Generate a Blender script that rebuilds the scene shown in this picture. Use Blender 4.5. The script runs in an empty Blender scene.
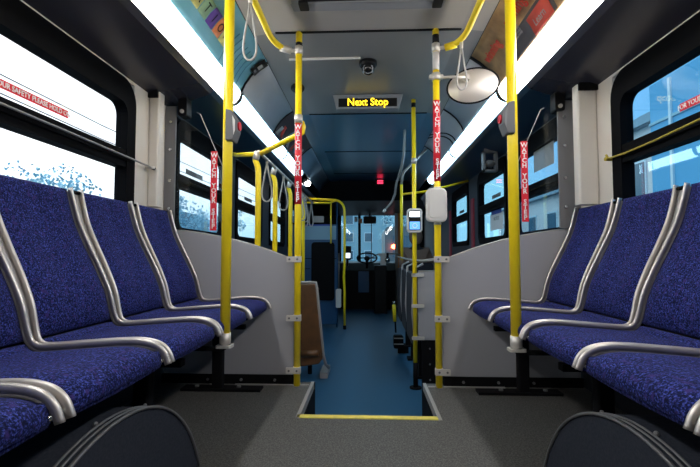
import bpy, bmesh, math, random
from mathutils import Vector, Matrix
random.seed(7)
PI = math.pi
SC = bpy.context.scene
COL = SC.collection

# ------------------------------------------------------------------ camera
cd = bpy.data.cameras.new('camera')
cd.sensor_width = 36.0
cd.lens = 430.0 / 700.0 * 36.0
cd.clip_start = 0.02
cam = bpy.data.objects.new('camera', cd)
COL.objects.link(cam)
cam.location = (0, 0, 1.12)
cam.rotation_euler = (PI / 2 + 0.049958, 0, 0.041784)
SC.camera = cam

# ------------------------------------------------------------------ world: overcast sky, paler in the west
w = bpy.data.worlds.new('sky'); SC.world = w
w.use_nodes = True
nt = w.node_tree; nt.nodes.clear()
N = nt.nodes.new; L = nt.links.new
out = N('ShaderNodeOutputWorld'); bg = N('ShaderNodeBackground')
tc = N('ShaderNodeTexCoord'); sx = N('ShaderNodeSeparateXYZ')
L(tc.outputs['Generated'], sx.inputs[0])
mr = N('ShaderNodeMapRange'); mr.inputs['From Min'].default_value = -0.6; mr.inputs['From Max'].default_value = 0.7
L(sx.outputs['X'], mr.inputs['Value'])
cr = N('ShaderNodeValToRGB')
cr.color_ramp.elements[0].position = 0.0; cr.color_ramp.elements[0].color = (0.95, 0.99, 1.0, 1)
cr.color_ramp.elements[1].position = 1.0; cr.color_ramp.elements[1].color = (0.05, 0.20, 0.40, 1)
e = cr.color_ramp.elements.new(0.5); e.color = (0.40, 0.70, 0.88, 1)
L(mr.outputs[0], cr.inputs['Fac'])
nz = N('ShaderNodeTexNoise'); nz.inputs['Scale'].default_value = 3.0; nz.inputs['Detail'].default_value = 4
L(tc.outputs['Generated'], nz.inputs['Vector'])
mx = N('ShaderNodeMix'); mx.data_type = 'RGBA'; mx.blend_type = 'MULTIPLY'; mx.inputs['Factor'].default_value = 0.25
L(cr.outputs['Color'], mx.inputs['A']); L(nz.outputs['Color'], mx.inputs['B'])
hz = N('ShaderNodeMapRange'); hz.inputs['From Min'].default_value = 0.02; hz.inputs['From Max'].default_value = 0.16
L(sx.outputs['Z'], hz.inputs['Value'])
hm = N('ShaderNodeMix'); hm.data_type = 'RGBA'; L(hz.outputs[0], hm.inputs['Factor'])
hm.inputs['A'].default_value = (0.26, 0.48, 0.60, 1); L(mx.outputs['Result'], hm.inputs['B'])
L(hm.outputs['Result'], bg.inputs['Color']); bg.inputs['Strength'].default_value = 1.35
L(bg.outputs[0], out.inputs[0])

SC.view_settings.view_transform = 'Standard'
SC.view_settings.look = 'None'
SC.view_settings.gamma = 1.0
SC.view_settings.use_curve_mapping = False
SC.view_settings.exposure = 0.85
NEAR_LIGHT = 11.0
FAR_LIGHT = 6.5

# ------------------------------------------------------------------ materials
def mat(name, col, rough=0.6, metal=0.0, spec=0.5, noise=None, emit=None, bump=None, coat=0.0):
    """noise = (scale, second colour, low, high); bump = (scale, strength)"""
    m = bpy.data.materials.new(name); m.use_nodes = True
    t = m.node_tree; b = t.nodes['Principled BSDF']
    b.inputs['Base Color'].default_value = (*col, 1)
    b.inputs['Roughness'].default_value = rough
    b.inputs['Metallic'].default_value = metal
    b.inputs['Specular IOR Level'].default_value = spec
    b.inputs['Coat Weight'].default_value = coat
    tcn = None
    if noise or bump:
        tcn = t.nodes.new('ShaderNodeTexCoord')
    if noise:
        n = t.nodes.new('ShaderNodeTexNoise'); n.inputs['Scale'].default_value = noise[0]; n.inputs['Detail'].default_value = 3
        t.links.new(tcn.outputs['Object'], n.inputs['Vector'])
        r = t.nodes.new('ShaderNodeValToRGB')
        r.color_ramp.elements[0].position = noise[2]; r.color_ramp.elements[0].color = (*col, 1)
        r.color_ramp.elements[1].position = noise[3]; r.color_ramp.elements[1].color = (*noise[1], 1)
        t.links.new(n.outputs['Fac'], r.inputs['Fac']); t.links.new(r.outputs['Color'], b.inputs['Base Color'])
    if bump:
        n2 = t.nodes.new('ShaderNodeTexNoise'); n2.inputs['Scale'].default_value = bump[0]; n2.inputs['Detail'].default_value = 4
        t.links.new(tcn.outputs['Object'], n2.inputs['Vector'])
        bm_ = t.nodes.new('ShaderNodeBump'); bm_.inputs['Strength'].default_value = bump[1]; bm_.inputs['Distance'].default_value = 0.002
        t.links.new(n2.outputs['Fac'], bm_.inputs['Height']); t.links.new(bm_.outputs['Normal'], b.inputs['Normal'])
    if emit:
        b.inputs['Emission Color'].default_value = (*emit[0], 1); b.inputs['Emission Strength'].default_value = emit[1]
    return m

def upholstery():
    m = bpy.data.materials.new('blue_flecked_upholstery'); m.use_nodes = True
    t = m.node_tree; b = t.nodes['Principled BSDF']
    b.inputs['Roughness'].default_value = 0.92; b.inputs['Specular IOR Level'].default_value = 0.15
    b.inputs['Sheen Weight'].default_value = 0.05; b.inputs['Sheen Roughness'].default_value = 0.4
    b.inputs['Sheen Tint'].default_value = (0.25, 0.3, 0.9, 1)
    tcn = t.nodes.new('ShaderNodeTexCoord')
    n = t.nodes.new('ShaderNodeTexNoise'); n.inputs['Scale'].default_value = 190; n.inputs['Detail'].default_value = 5; n.inputs['Roughness'].default_value = 0.7
    t.links.new(tcn.outputs['Object'], n.inputs['Vector'])
    r = t.nodes.new('ShaderNodeValToRGB'); r.color_ramp.interpolation = 'LINEAR'
    r.color_ramp.elements[0].position = 0.42; r.color_ramp.elements[0].color = (0.002, 0.003, 0.022, 1)
    r.color_ramp.elements[1].position = 0.62; r.color_ramp.elements[1].color = (0.058, 0.080, 0.35, 1)
    e2 = r.color_ramp.elements.new(0.51); e2.color = (0.004, 0.008, 0.066, 1)
    t.links.new(n.outputs['Fac'], r.inputs['Fac'])
    n2 = t.nodes.new('ShaderNodeTexNoise'); n2.inputs['Scale'].default_value = 60; n2.inputs['Detail'].default_value = 2
    t.links.new(tcn.outputs['Object'], n2.inputs['Vector'])
    r2 = t.nodes.new('ShaderNodeValToRGB')
    r2.color_ramp.elements[0].position = 0.56; r2.color_ramp.elements[0].color = (0, 0, 0, 1)
    r2.color_ramp.elements[1].position = 0.72; r2.color_ramp.elements[1].color = (1, 1, 1, 1)
    t.links.new(n2.outputs['Fac'], r2.inputs['Fac'])
    x = t.nodes.new('ShaderNodeMix'); x.data_type = 'RGBA'
    t.links.new(r2.outputs['Color'], x.inputs['Factor']); t.links.new(r.outputs['Color'], x.inputs['A'])
    x.inputs['B'].default_value = (0.035, 0.022, 0.12, 1)
    t.links.new(x.outputs['Result'], b.inputs['Base Color'])
    bm_ = t.nodes.new('ShaderNodeBump'); bm_.inputs['Strength'].default_value = 0.35; bm_.inputs['Distance'].default_value = 0.002
    t.links.new(n.outputs['Fac'], bm_.inputs['Height']); t.links.new(bm_.outputs['Normal'], b.inputs['Normal'])
    return m

def glass(name, tint=(1, 1, 1), refl=0.06):
    m = bpy.data.materials.new(name); m.use_nodes = True
    t = m.node_tree; t.nodes.clear()
    o = t.nodes.new('ShaderNodeOutputMaterial'); tr = t.nodes.new('ShaderNodeBsdfTransparent'); gl = t.nodes.new('ShaderNodeBsdfGlossy')
    tr.inputs['Color'].default_value = (*tint, 1); gl.inputs['Roughness'].default_value = 0.02
    lw = t.nodes.new('ShaderNodeLayerWeight'); lw.inputs['Blend'].default_value = 0.5
    pw = t.nodes.new('ShaderNodeMath'); pw.operation = 'POWER'; pw.inputs[1].default_value = 4.0
    mm = t.nodes.new('ShaderNodeMath'); mm.operation = 'MULTIPLY_ADD'; mm.inputs[1].default_value = 0.55; mm.inputs[2].default_value = refl * 0.5
    t.links.new(lw.outputs['Facing'], pw.inputs[0]); t.links.new(pw.outputs[0], mm.inputs[0])
    s = t.nodes.new('ShaderNodeMixShader'); t.links.new(mm.outputs[0], s.inputs[0])
    t.links.new(tr.outputs[0], s.inputs[1]); t.links.new(gl.outputs[0], s.inputs[2]); t.links.new(s.outputs[0], o.inputs[0])
    return m

M = {
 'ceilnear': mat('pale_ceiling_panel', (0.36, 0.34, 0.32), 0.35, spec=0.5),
 'rim': mat('dull_rim', (0.16, 0.16, 0.165), 0.5, 0.5),
 'uph': upholstery(),
 'alu': mat('brushed_aluminium', (0.62, 0.58, 0.55), 0.42, 0.9, bump=(400, 0.05)),
 'alu_dull': mat('dull_aluminium', (0.38, 0.36, 0.35), 0.5, 0.3),
 'chrome': mat('chrome', (0.8, 0.8, 0.8), 0.15, 1.0),
 'clamp': mat('cast_clamp', (0.60, 0.57, 0.53), 0.4, 0.4),
 'yellow': mat('yellow_powder_coat', (1.0, 0.74, 0.015), 0.3, 0.0, 0.5),
 'yel_strip': mat('yellow_nosing_strip', (0.72, 0.62, 0.10), 0.6, noise=(40, (0.5, 0.45, 0.12), 0.4, 0.8)),
 'black': mat('black_plastic', (0.005, 0.005, 0.006), 0.5, spec=0.2),
 'rubber': mat('black_rubber', (0.004, 0.004, 0.005), 0.75, spec=0.12),
 'part': mat('grey_partition_laminate', (0.32, 0.32, 0.345), 0.5, bump=(500, 0.05)),
 'floor': mat('grey_speckled_vinyl', (0.038, 0.037, 0.035), 0.65, noise=(170, (0.15, 0.145, 0.135), 0.40, 0.75), bump=(300, 0.25)),
 'lowfloor': mat('blue_vinyl', (0.012, 0.075, 0.16), 0.5, noise=(120, (0.022, 0.105, 0.20), 0.35, 0.75), bump=(200, 0.2)),
 'trim': mat('grey_edge_trim', (0.30, 0.29, 0.28), 0.5, 0.2),
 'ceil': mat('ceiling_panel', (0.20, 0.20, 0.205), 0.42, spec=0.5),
 'ceilfar': mat('blue_lit_ceiling_panel', (0.03, 0.13, 0.22), 0.28, spec=0.6),  # blue cast of the cool front strips painted into the colour
 'cove': mat('cove_panel', (0.12, 0.19, 0.26), 0.4),
 'speaker': mat('grey_cove_cover', (0.34, 0.37, 0.41), 0.45),
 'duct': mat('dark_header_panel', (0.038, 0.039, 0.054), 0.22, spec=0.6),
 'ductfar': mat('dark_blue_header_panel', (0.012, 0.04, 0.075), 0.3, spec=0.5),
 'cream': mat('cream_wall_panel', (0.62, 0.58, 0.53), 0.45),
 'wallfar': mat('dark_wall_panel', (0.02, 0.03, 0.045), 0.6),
 'wallgrey': mat('shade_darkened_panel', (0.02, 0.022, 0.028), 0.7, spec=.2),  # painted near black to deepen the shade under the seats
 'plate': mat('grey_mounting_plate', (0.19, 0.19, 0.20), 0.5, 0.2),
 'wframe': mat('black_window_frame', (0.002, 0.002, 0.003), 0.65, spec=0.05),
 'glass': glass('window_glass', (0.96, 0.98, 1.0)),
 'glass_r': glass('tinted_window_glass', (0.80, 0.92, 0.98), 0.09),
 'shield': glass('clear_safety_glass', (0.90, 0.94, 0.96), 0.07),
 'red': mat('red_label', (0.75, 0.012, 0.03), 0.5),
 'darkred': mat('dark_red_strip', (0.30, 0.03, 0.05), 0.6),
 'white': mat('white_print', (0.85, 0.85, 0.85), 0.6),
 'wplastic': mat('white_plastic', (0.66, 0.64, 0.62), 0.4),
 'gplastic': mat('grey_plastic', (0.13, 0.13, 0.135), 0.5),
 'strap': mat('grey_strap', (0.38, 0.37, 0.36), 0.6),
 'carpet': mat('dark_arch_carpet', (0.020, 0.024, 0.034), 0.95, spec=0.1, noise=(150, (0.034, 0.038, 0.050), 0.3, 0.8)),
 'mirror': mat('mirror_face', (0.68, 0.64, 0.60), 0.45, 0.5),
 'led_y': mat('yellow_led', (0.9, 0.7, 0.02), 0.5, emit=((1.0, 0.66, 0.02), 1.3)),
 'led_r': mat('red_led', (0.9, 0.02, 0.05), 0.5, emit=((1.0, 0.03, 0.08), 2.0)),
 'lamp_r': mat('red_tail_lens', (0.9, 0.1, 0.05), 0.5, emit=((1.0, 0.10, 0.03), 22.0)),
 'signframe': mat('grey_sign_housing', (0.24, 0.25, 0.27), 0.5),
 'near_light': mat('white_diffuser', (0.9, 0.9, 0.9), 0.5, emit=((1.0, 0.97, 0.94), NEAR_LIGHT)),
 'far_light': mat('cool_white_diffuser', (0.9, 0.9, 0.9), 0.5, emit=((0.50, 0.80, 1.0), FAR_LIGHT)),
 'ad_blue': mat('light_blue_poster', (0.14, 0.42, 0.55), 0.5, noise=(6, (0.24, 0.52, 0.64), 0.3, 0.7)),
 'ad_teal': mat('teal_poster_lines', (0.04, 0.20, 0.30), 0.5),
 'ad_brown': mat('tan_poster', (0.50, 0.30, 0.13), 0.5, noise=(7, (0.20, 0.11, 0.05), 0.40, 0.7)),
 'ad_dark': mat('dark_poster', (0.045, 0.04, 0.05), 0.5),
 'ad_red': mat('red_poster_print', (0.55, 0.05, 0.03), 0.5),
 'note_purple': mat('purple_note', (0.12, 0.06, 0.33), 0.6),
 'note_orange': mat('orange_note', (0.72, 0.24, 0.10), 0.6),
 'note_yellow': mat('yellow_note', (0.62, 0.58, 0.20), 0.6),
 'note_green': mat('green_note', (0.28, 0.46, 0.30), 0.6),
 'paper': mat('white_paper', (0.62, 0.63, 0.66), 0.8),
 'paper_b': mat('beige_paper', (0.36, 0.36, 0.36), 0.8),
 'blueprint': mat('blue_print', (0.03, 0.07, 0.35), 0.6),
 'brown': mat('brown_seat_shell', (0.17, 0.075, 0.028), 0.35, noise=(8, (0.09, 0.045, 0.022), 0.3, 0.7)),
 'navy': mat('navy_panel', (0.012, 0.08, 0.20), 0.4),
 'ltpanel': mat('pale_blue_panel', (0.20, 0.36, 0.48), 0.5),
 'screen': mat('lit_screen', (0.8, 0.9, 1.0), 0.4, emit=((0.75, 0.9, 1.0), 1.2)),
 'screen_b': mat('lit_blue_screen', (0.1, 0.3, 0.8), 0.4, emit=((0.12, 0.35, 0.85), 0.8)),
 'jacket': mat('brown_jacket', (0.22, 0.15, 0.12), 0.9),
 'skin': mat('skin', (0.42, 0.26, 0.19), 0.6),
 'trousers': mat('dark_trousers', (0.015, 0.017, 0.025), 0.9),
 'cord': mat('yellow_cord', (0.42, 0.32, 0.03), 0.6),
 'greycord': mat('grey_cord', (0.30, 0.30, 0.30), 0.4, 0.5),
 'road': mat('wet_asphalt', (0.10, 0.12, 0.14), 0.35, noise=(2, (0.16, 0.18, 0.20), 0.3, 0.7)),
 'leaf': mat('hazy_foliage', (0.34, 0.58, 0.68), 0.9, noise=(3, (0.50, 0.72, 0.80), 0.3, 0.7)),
 'bark': mat('bark', (0.12, 0.13, 0.14), 0.9),
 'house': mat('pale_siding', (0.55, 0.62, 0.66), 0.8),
 'house_b': mat('blue_siding', (0.09, 0.36, 0.62), 0.8),
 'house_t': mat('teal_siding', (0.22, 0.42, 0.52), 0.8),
 'roof': mat('slate_roof', (0.10, 0.17, 0.22), 0.8),
 'win': mat('dark_window', (0.05, 0.12, 0.18), 0.2),
 'winlt': mat('pale_window', (0.45, 0.62, 0.72), 0.3),
 'van': mat('grey_van_paint', (0.10, 0.14, 0.16), 0.4),
}

# ------------------------------------------------------------------ mesh helpers
class MB:
    def __init__(s): s.v = []; s.f = []; s.smooth = []
    def _add(s, vs, fs, sm=False):
        o = len(s.v); s.v += [Vector(p) for p in vs]
        s.f += [tuple(i + o for i in f) for f in fs]; s.smooth += [sm] * len(fs)
    def box(s, x0, x1, y0, y1, z0, z1):
        if x0 > x1: x0, x1 = x1, x0
        if y0 > y1: y0, y1 = y1, y0
        if z0 > z1: z0, z1 = z1, z0
        v = [(x0,y0,z0),(x1,y0,z0),(x1,y1,z0),(x0,y1,z0),(x0,y0,z1),(x1,y0,z1),(x1,y1,z1),(x0,y1,z1)]
        s._add(v, [(0,3,2,1),(4,5,6,7),(0,1,5,4),(1,2,6,5),(2,3,7,6),(3,0,4,7)]); return s
    def rbox(s, x0, x1, y0, y1, z0, z1, r=0.01, axis='y', seg=5):
        """box with rounded corners, seen along axis"""
        if axis == 'y': a0, a1, b0, b1 = x0, x1, z0, z1
        elif axis == 'x': a0, a1, b0, b1 = y0, y1, z0, z1
        else: a0, a1, b0, b1 = x0, x1, y0, y1
        pts = rrect(a0, a1, b0, b1, r, seg)
        if axis == 'y': s.prism([(a, y0, b) for a, b in pts], (0, y1 - y0, 0))
        elif axis == 'x': s.prism([(x0, a, b) for a, b in pts], (x1 - x0, 0, 0))
        else: s.prism([(a, b, z0) for a, b in pts], (0, 0, z1 - z0))
        return s
    def prism(s, poly, d):
        n = len(poly); d = Vector(d); A = [Vector(p) for p in poly]; B = [p + d for p in A]
        nrm = Vector((0, 0, 0))
        for i in range(n): nrm += A[i].cross(A[(i + 1) % n])
        if nrm.dot(d) > 0: A, B = B, A
        fs = [tuple(range(n)), tuple(reversed(range(n, 2 * n)))]
        for i in range(n): j = (i + 1) % n; fs.append((i, i + n, j + n, j))
        s._add(A + B, [tuple(reversed(f)) for f in fs] if False else fs); return s
    def tube(s, pts, r, seg=12, closed=False, caps=True):
        P = [Vector(p) for p in pts]; n = len(P); rr = r if isinstance(r, (list, tuple)) else [r] * n
        T = []
        for i in range(n):
            a = P[(i - 1) % n] if (closed or i > 0) else P[i]; b = P[(i + 1) % n] if (closed or i < n - 1) else P[i]
            T.append((b - a).normalized())
        up = Vector((0, 0, 1)) if abs(T[0].z) < 0.9 else Vector((0, 1, 0))
        u = (up - T[0] * up.dot(T[0])).normalized(); vs = []
        for i in range(n):
            u = (u - T[i] * u.dot(T[i])).normalized(); w_ = T[i].cross(u)
            for k in range(seg):
                a = 2 * PI * k / seg; vs.append(P[i] + (u * math.cos(a) + w_ * math.sin(a)) * rr[i])
        fs = []
        for i in range(n if closed else n - 1):
            j = (i + 1) % n
            for k in range(seg):
                l = (k + 1) % seg; fs.append((i*seg+k, i*seg+l, j*seg+l, j*seg+k))
        s._add(vs, fs, True)
        if caps and not closed:
            o = len(s.v) - len(vs)
            s.f.append(tuple(o + k for k in reversed(range(seg)))); s.smooth.append(False)
            s.f.append(tuple(o + (n-1)*seg + k for k in range(seg))); s.smooth.append(False)
        return s
    def sweep_rect(s, pts, dirs, hw, hd, side=(0, 1, 0)):
        """rectangular bar along pts; dirs = outward normal per point"""
        sd = Vector(side); vs = []; n = len(pts)
        for p, d in zip(pts, dirs):
            p = Vector(p); d = Vector(d)
            c = 0.6
            vs += [p - sd*hw - d*hd, p + sd*hw - d*hd, p + sd*hw + d*hd*c, p + sd*hw*c + d*hd, p - sd*hw*c + d*hd, p - sd*hw + d*hd*c]
        fs = []
        for i in range(n - 1):
            for k in range(6):
                l = (k + 1) % 6; fs.append((i*6+k, i*6+l, (i+1)*6+l, (i+1)*6+k))
        s._add(vs, fs, True); o = len(s.v) - len(vs)
        s.f.append(tuple(o + k for k in reversed(range(6)))); s.smooth.append(False)
        s.f.append(tuple(o + (n-1)*6 + k for k in range(6))); s.smooth.append(False)
        return s
    def grid(s, rows, thick=None, smooth=True):
        """rows: list of lists of points -> surface; thick = per-grid offset rows to close it"""
        nr = len(rows); nc = len(rows[0]); vs = [p for r in rows for p in r]; fs = []
        for i in range(nr - 1):
            for k in range(nc - 1):
                fs.append((i*nc+k, i*nc+k+1, (i+1)*nc+k+1, (i+1)*nc+k))
        if thick:
            o = nr * nc; vs += [p for r in thick for p in r]
            for i in range(nr - 1):
                for k in range(nc - 1):
                    fs.append((o+i*nc+k, o+(i+1)*nc+k, o+(i+1)*nc+k+1, o+i*nc+k+1))
            for i in range(nr - 1):
                fs.append((i*nc, (i+1)*nc, o+(i+1)*nc, o+i*nc)); fs.append((i*nc+nc-1, o+i*nc+nc-1, o+(i+1)*nc+nc-1, (i+1)*nc+nc-1))
            for k in range(nc - 1):
                fs.append((k, o+k, o+k+1, k+1)); q = (nr-1)*nc; fs.append((q+k, q+k+1, o+q+k+1, o+q+k))
        s._add(vs, fs, smooth); return s
    def ellipsoid(s, c, r, seg=20, ring=12, half=None):
        c = Vector(c); rows = []
        for i in range(ring + 1):
            t = PI * i / ring; rows.append([c + Vector((r[0]*math.sin(t)*math.cos(2*PI*k/seg), r[1]*math.sin(t)*math.sin(2*PI*k/seg), r[2]*math.cos(t))) for k in range(seg + 1)])
        s.grid(rows); return s
    def build(s, name, m, parent=None, bevel=None, recalc=True):
        org = Vector((0, 0, 0))
        if parent is not None:
            p = parent
            while p: org += p.location; p = p.parent
        me = bpy.data.meshes.new(name)
        me.from_pydata([v - org for v in s.v], [], s.f)
        me.polygons.foreach_set('use_smooth', s.smooth)
        me.materials.append(M[m] if isinstance(m, str) else m)
        b = bmesh.new(); b.from_mesh(me)
        bmesh.ops.remove_doubles(b, verts=b.verts, dist=1e-5)
        if recalc: bmesh.ops.recalc_face_normals(b, faces=b.faces)
        b.to_mesh(me); b.free(); me.update()
        o = bpy.data.objects.new(name, me); COL.objects.link(o)
        if parent is not None: o.parent = parent
        if bevel:
            md = o.modifiers.new('bevel', 'BEVEL'); md.width = bevel; md.segments = 2; md.limit_method = 'ANGLE'
        return o

def rrect(a0, a1, b0, b1, r, seg=5):
    pts = []
    for (ca, cb, st) in ((a1-r, b1-r, 0), (a0+r, b1-r, PI/2), (a0+r, b0+r, PI), (a1-r, b0+r, 1.5*PI)):
        for i in range(seg + 1):
            t = st + PI/2*i/seg; pts.append((ca + r*math.cos(t), cb + r*math.sin(t)))
    return pts

def thing(name, label, cat, loc=(0, 0, 0), group=None, rz=0):
    o = bpy.data.objects.new(name, None); o.empty_display_size = 0.05
    COL.objects.link(o); o.location = loc; o.rotation_euler = (0, 0, rz)
    return tag(o, label, cat, group)
def tag(o, label, cat, group=None):
    o['label'] = label; o['category'] = cat
    if group: o['group'] = group
    return o
def struct(o): o['kind'] = 'structure'; return o
def copy_tree(o, parent=None):
    c = o.copy(); COL.objects.link(c)
    if parent: c.parent = parent
    for ch in [k for k in bpy.data.objects if k.parent == o]: copy_tree(ch, c)
    return c

def text(name, s, size, m, mtx, parent, extrude=0.0006, stretch=1.0, bold=0.0):
    cu = bpy.data.curves.new('t', 'FONT'); cu.body = s; cu.size = size; cu.extrude = extrude
    cu.align_x = 'CENTER'; cu.align_y = 'CENTER'; cu.resolution_u = 3; cu.offset = bold
    to = bpy.data.objects.new('t', cu); COL.objects.link(to)
    me = bpy.data.meshes.new_from_object(to)
    bpy.data.objects.remove(to); bpy.data.curves.remove(cu)
    me.materials.clear(); me.materials.append(M[m] if isinstance(m, str) else m)
    org = Vector((0, 0, 0)); p = parent
    while p: org += p.location; p = p.parent
    me.transform(Matrix.Diagonal((stretch, 1, 1, 1))); me.transform(mtx); me.transform(Matrix.Translation(-org))
    me.name = name
    o = bpy.data.objects.new(name, me); COL.objects.link(o); o.parent = parent
    return o
def frame(origin, right, up):
    r = Vector(right).normalized(); u = Vector(up).normalized(); n = r.cross(u)
    m = Matrix(((r.x, u.x, n.x, origin[0]), (r.y, u.y, n.y, origin[1]), (r.z, u.z, n.z, origin[2]), (0, 0, 0, 1)))
    return m

# ================================================================== THE SETTING
ZR = 0.36            # rear platform height above the low floor
ZC = 2.47            # ceiling
WX = 1.24            # inner face of the walls

# rear platform with the stairwell cut out
mb = MB(); mb.box(-WX, -0.325, -3.0, 2.60, 0.0, ZR); mb.box(0.325, WX, -3.0, 2.60, 0.0, ZR); mb.box(-0.325, 0.325, -3.0, 2.06, 0.0, ZR)
fl = struct(mb.build('floor', 'floor'))
mb = MB(); mb.box(-0.325, 0.325, 2.06, 2.34, 0.0, 0.18); struct(mb.build('floor', 'lowfloor'))
mb = MB(); mb.box(-WX - .06, WX + .06, -3.0, 9.75, -0.06, 0.0); struct(mb.build('floor', 'lowfloor'))
# nosing and edge trims
mb = MB(); mb.box(-0.335, 0.325, 2.035, 2.072, ZR - 0.03, ZR + 0.004); struct(mb.build('trim_1', 'yel_strip'))
for i, sx_ in enumerate((-1, 1)):
    mb = MB(); mb.box(sx_*0.322, sx_*0.340, 2.03, 2.60, ZR - 0.035, ZR + 0.004)
    struct(mb.build('trim_%d' % (i + 2), 'trim'))
    mb = MB(); mb.box(sx_*0.344, sx_*(0.78), 2.525, 2.538, ZR - .01, ZR + 0.006); struct(mb.build('trim_%d' % (i + 4), 'trim'))
    # dark kick plate on the stairwell side
    mb = MB(); mb.box(sx_*0.318, sx_*0.324, 2.075, 2.61, 0.0, ZR - 0.036)
    mb.box(sx_*0.318, sx_*WX, 2.602, 2.61, 0.0, ZR)
    struct(mb.build('trim_%d' % (i + 6), 'rubber'))

# ceiling: flat panels plus shallow cove strip
CP = [(0.0, ZC), (0.56, ZC), (0.69, 2.452)]
def ceil_sec(y0, y1, m):
    mb = MB()
    prof = [(-a, z) for a, z in reversed(CP)][:-1] + CP
    rows = [[(a, y, z) for a, z in prof] for y in (y0, y1)]
    rows2 = [[(a, y, z + 0.03) for a, z in prof] for y in (y0, y1)]
    mb.grid(rows, rows2, smooth=False)
    return struct(mb.build('ceiling', m))
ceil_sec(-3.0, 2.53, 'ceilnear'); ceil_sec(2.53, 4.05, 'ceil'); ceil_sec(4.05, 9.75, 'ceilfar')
for i, y in enumerate((2.53, 4.05, 5.55, 7.05)):
    mb = MB(); mb.box(-0.56, 0.56, y - 0.009, y + 0.009, ZC - 0.005, ZC + 0.002); struct(mb.build('trim_%d' % (10 + i), 'rubber'))
mb = MB(); mb.box(-.05, -.54, 2.87, 2.882, ZC - 0.012, ZC + .0); struct(mb.build('trim_14', 'wplastic'))

# header panels between the lights and the walls
def header(sx_, y0, y1, m, n):
    prof = [(0.955, 2.150), (0.985, 2.125), (1.24, 2.035)]
    mb = MB()
    rows = [[(sx_*a, y, z) for a, z in prof] for y in (y0, y1)]
    rows2 = [[(sx_*(a + .01), y, z + 0.03) for a, z in prof] for y in (y0, y1)]
    mb.grid(rows, rows2, smooth=False); return struct(mb.build(n, m))
for k, sx_ in enumerate((-1, 1)):
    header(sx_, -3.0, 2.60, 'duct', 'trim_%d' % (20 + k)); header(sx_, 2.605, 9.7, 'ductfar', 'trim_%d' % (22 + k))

# roof behind the cove and outer shell so no daylight leaks
mb = MB(); mb.box(-WX - .06, WX + .06, -3.0, 9.75, 2.58, 2.62); mb.box(-WX-.06, -WX, -3.0, 9.75, 2.066, 2.6); mb.box(WX, WX+.06, -3.0, 9.75, 2.066, 2.6)
struct(mb.build('ceiling', 'black'))
mb = MB(); mb.box(-WX-.06, WX+.06, -3.06, -3.0, -.06, 2.62); struct(mb.build('wall_back', 'part'))

# walls with window openings (glass opening y0,y1)
ZB, ZT = 1.24, 2.02
wins = {-1: [(-2.8, -1.25), (-1.05, 0.42), (0.60, 2.20), (2.68, 3.70), (3.95, 4.95), (5.32, 6.33), (6.55, 7.5)],
         1: [(-2.8, -1.25), (-1.05, 0.42), (0.55, 2.195), (2.60, 3.72), (3.86, 4.86), (5.32, 6.35)]}
for sx_ in (-1, 1):
    W_ = wins[sx_]
    def wall(y0, y1, z0, z1, m):
        mb = MB(); mb.box(sx_*WX, sx_*(WX + .06), y0, y1, z0, z1)
        return struct(mb.build('wall_left' if sx_ < 0 else 'wall_right', m))
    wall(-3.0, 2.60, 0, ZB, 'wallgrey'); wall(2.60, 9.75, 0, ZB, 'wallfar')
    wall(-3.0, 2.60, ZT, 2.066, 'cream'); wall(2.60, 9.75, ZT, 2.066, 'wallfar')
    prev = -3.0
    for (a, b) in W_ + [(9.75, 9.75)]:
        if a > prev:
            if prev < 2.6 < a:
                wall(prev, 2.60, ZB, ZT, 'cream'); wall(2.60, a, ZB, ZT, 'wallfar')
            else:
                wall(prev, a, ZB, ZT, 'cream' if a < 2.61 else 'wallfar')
        prev = b
wn = 1
def window(sx_, y0, y1):
    """black rubber frame with two panes (vent above, fixed below)"""
    global wn
    r = MB(); X0 = WX - 0.012; X1 = WX + 0.05
    fw = 0.078 if y1 < 2.5 else 0.06
    outer = rrect(y0, y1, ZB, ZT, 0.12, 6); n = len(outer)
    def ringgeo(o_, i_, xa, xb):
        vs = [(sx_*xa, p, q) for p, q in o_] + [(sx_*xa, p, q) for p, q in i_] + [(sx_*xb, p, q) for p, q in o_] + [(sx_*xb, p, q) for p, q in i_]
        m_ = len(o_); fs = []
        for k in range(m_):
            l = (k + 1) % m_
            fs += [(k, l, m_+l, m_+k), (2*m_+k, 3*m_+k, 3*m_+l, 2*m_+l), (k, 2*m_+k, 2*m_+l, l), (m_+k, m_+l, 3*m_+l, 3*m_+k)]
        r._add(vs, fs)
    zt1, zt0, zb1, zb0 = ZT - .125, 1.653, 1.566, ZB + 0.06
    a, b = y0 + fw, y1 - fw
    # frame as a rounded outer ring and an inner opening, then the middle rail
    inner = rrect(a, b, zb0, zt1, 0.06, 6)
    ringgeo(outer, inner, X0, X1)
    r.box(sx_*(X0 + .004), sx_*(X1 - .002), a, b, zb1, zt0)
    r.box(sx_*(X0 - .004), sx_*(X0 + .01), a - .03, b + .03, zb1 + .035, zb1 + .05)
    fo = struct(r.build('window_%d' % wn, 'wframe')); wn += 1
    g = 'glass' if sx_ < 0 else 'glass_r'
    p1 = MB(); p1.prism([(sx_*(WX + .02), y, z) for y, z in rrect(a - .01, b + .01, zt0 - .01, zt1 + .01, 0.06, 6)], (sx_*.004, 0, 0)); p1.build('upper_pane', g, fo)
    p2 = MB(); p2.box(sx_*(WX + .03), sx_*(WX + .034), a - .01, b + .01, zb0 - .01, zb1 + .01); p2.build('lower_pane', g, fo)
    return fo
for sx_ in (-1, 1):
    for (a, b) in wins[sx_]: window(sx_, a, b)

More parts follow.
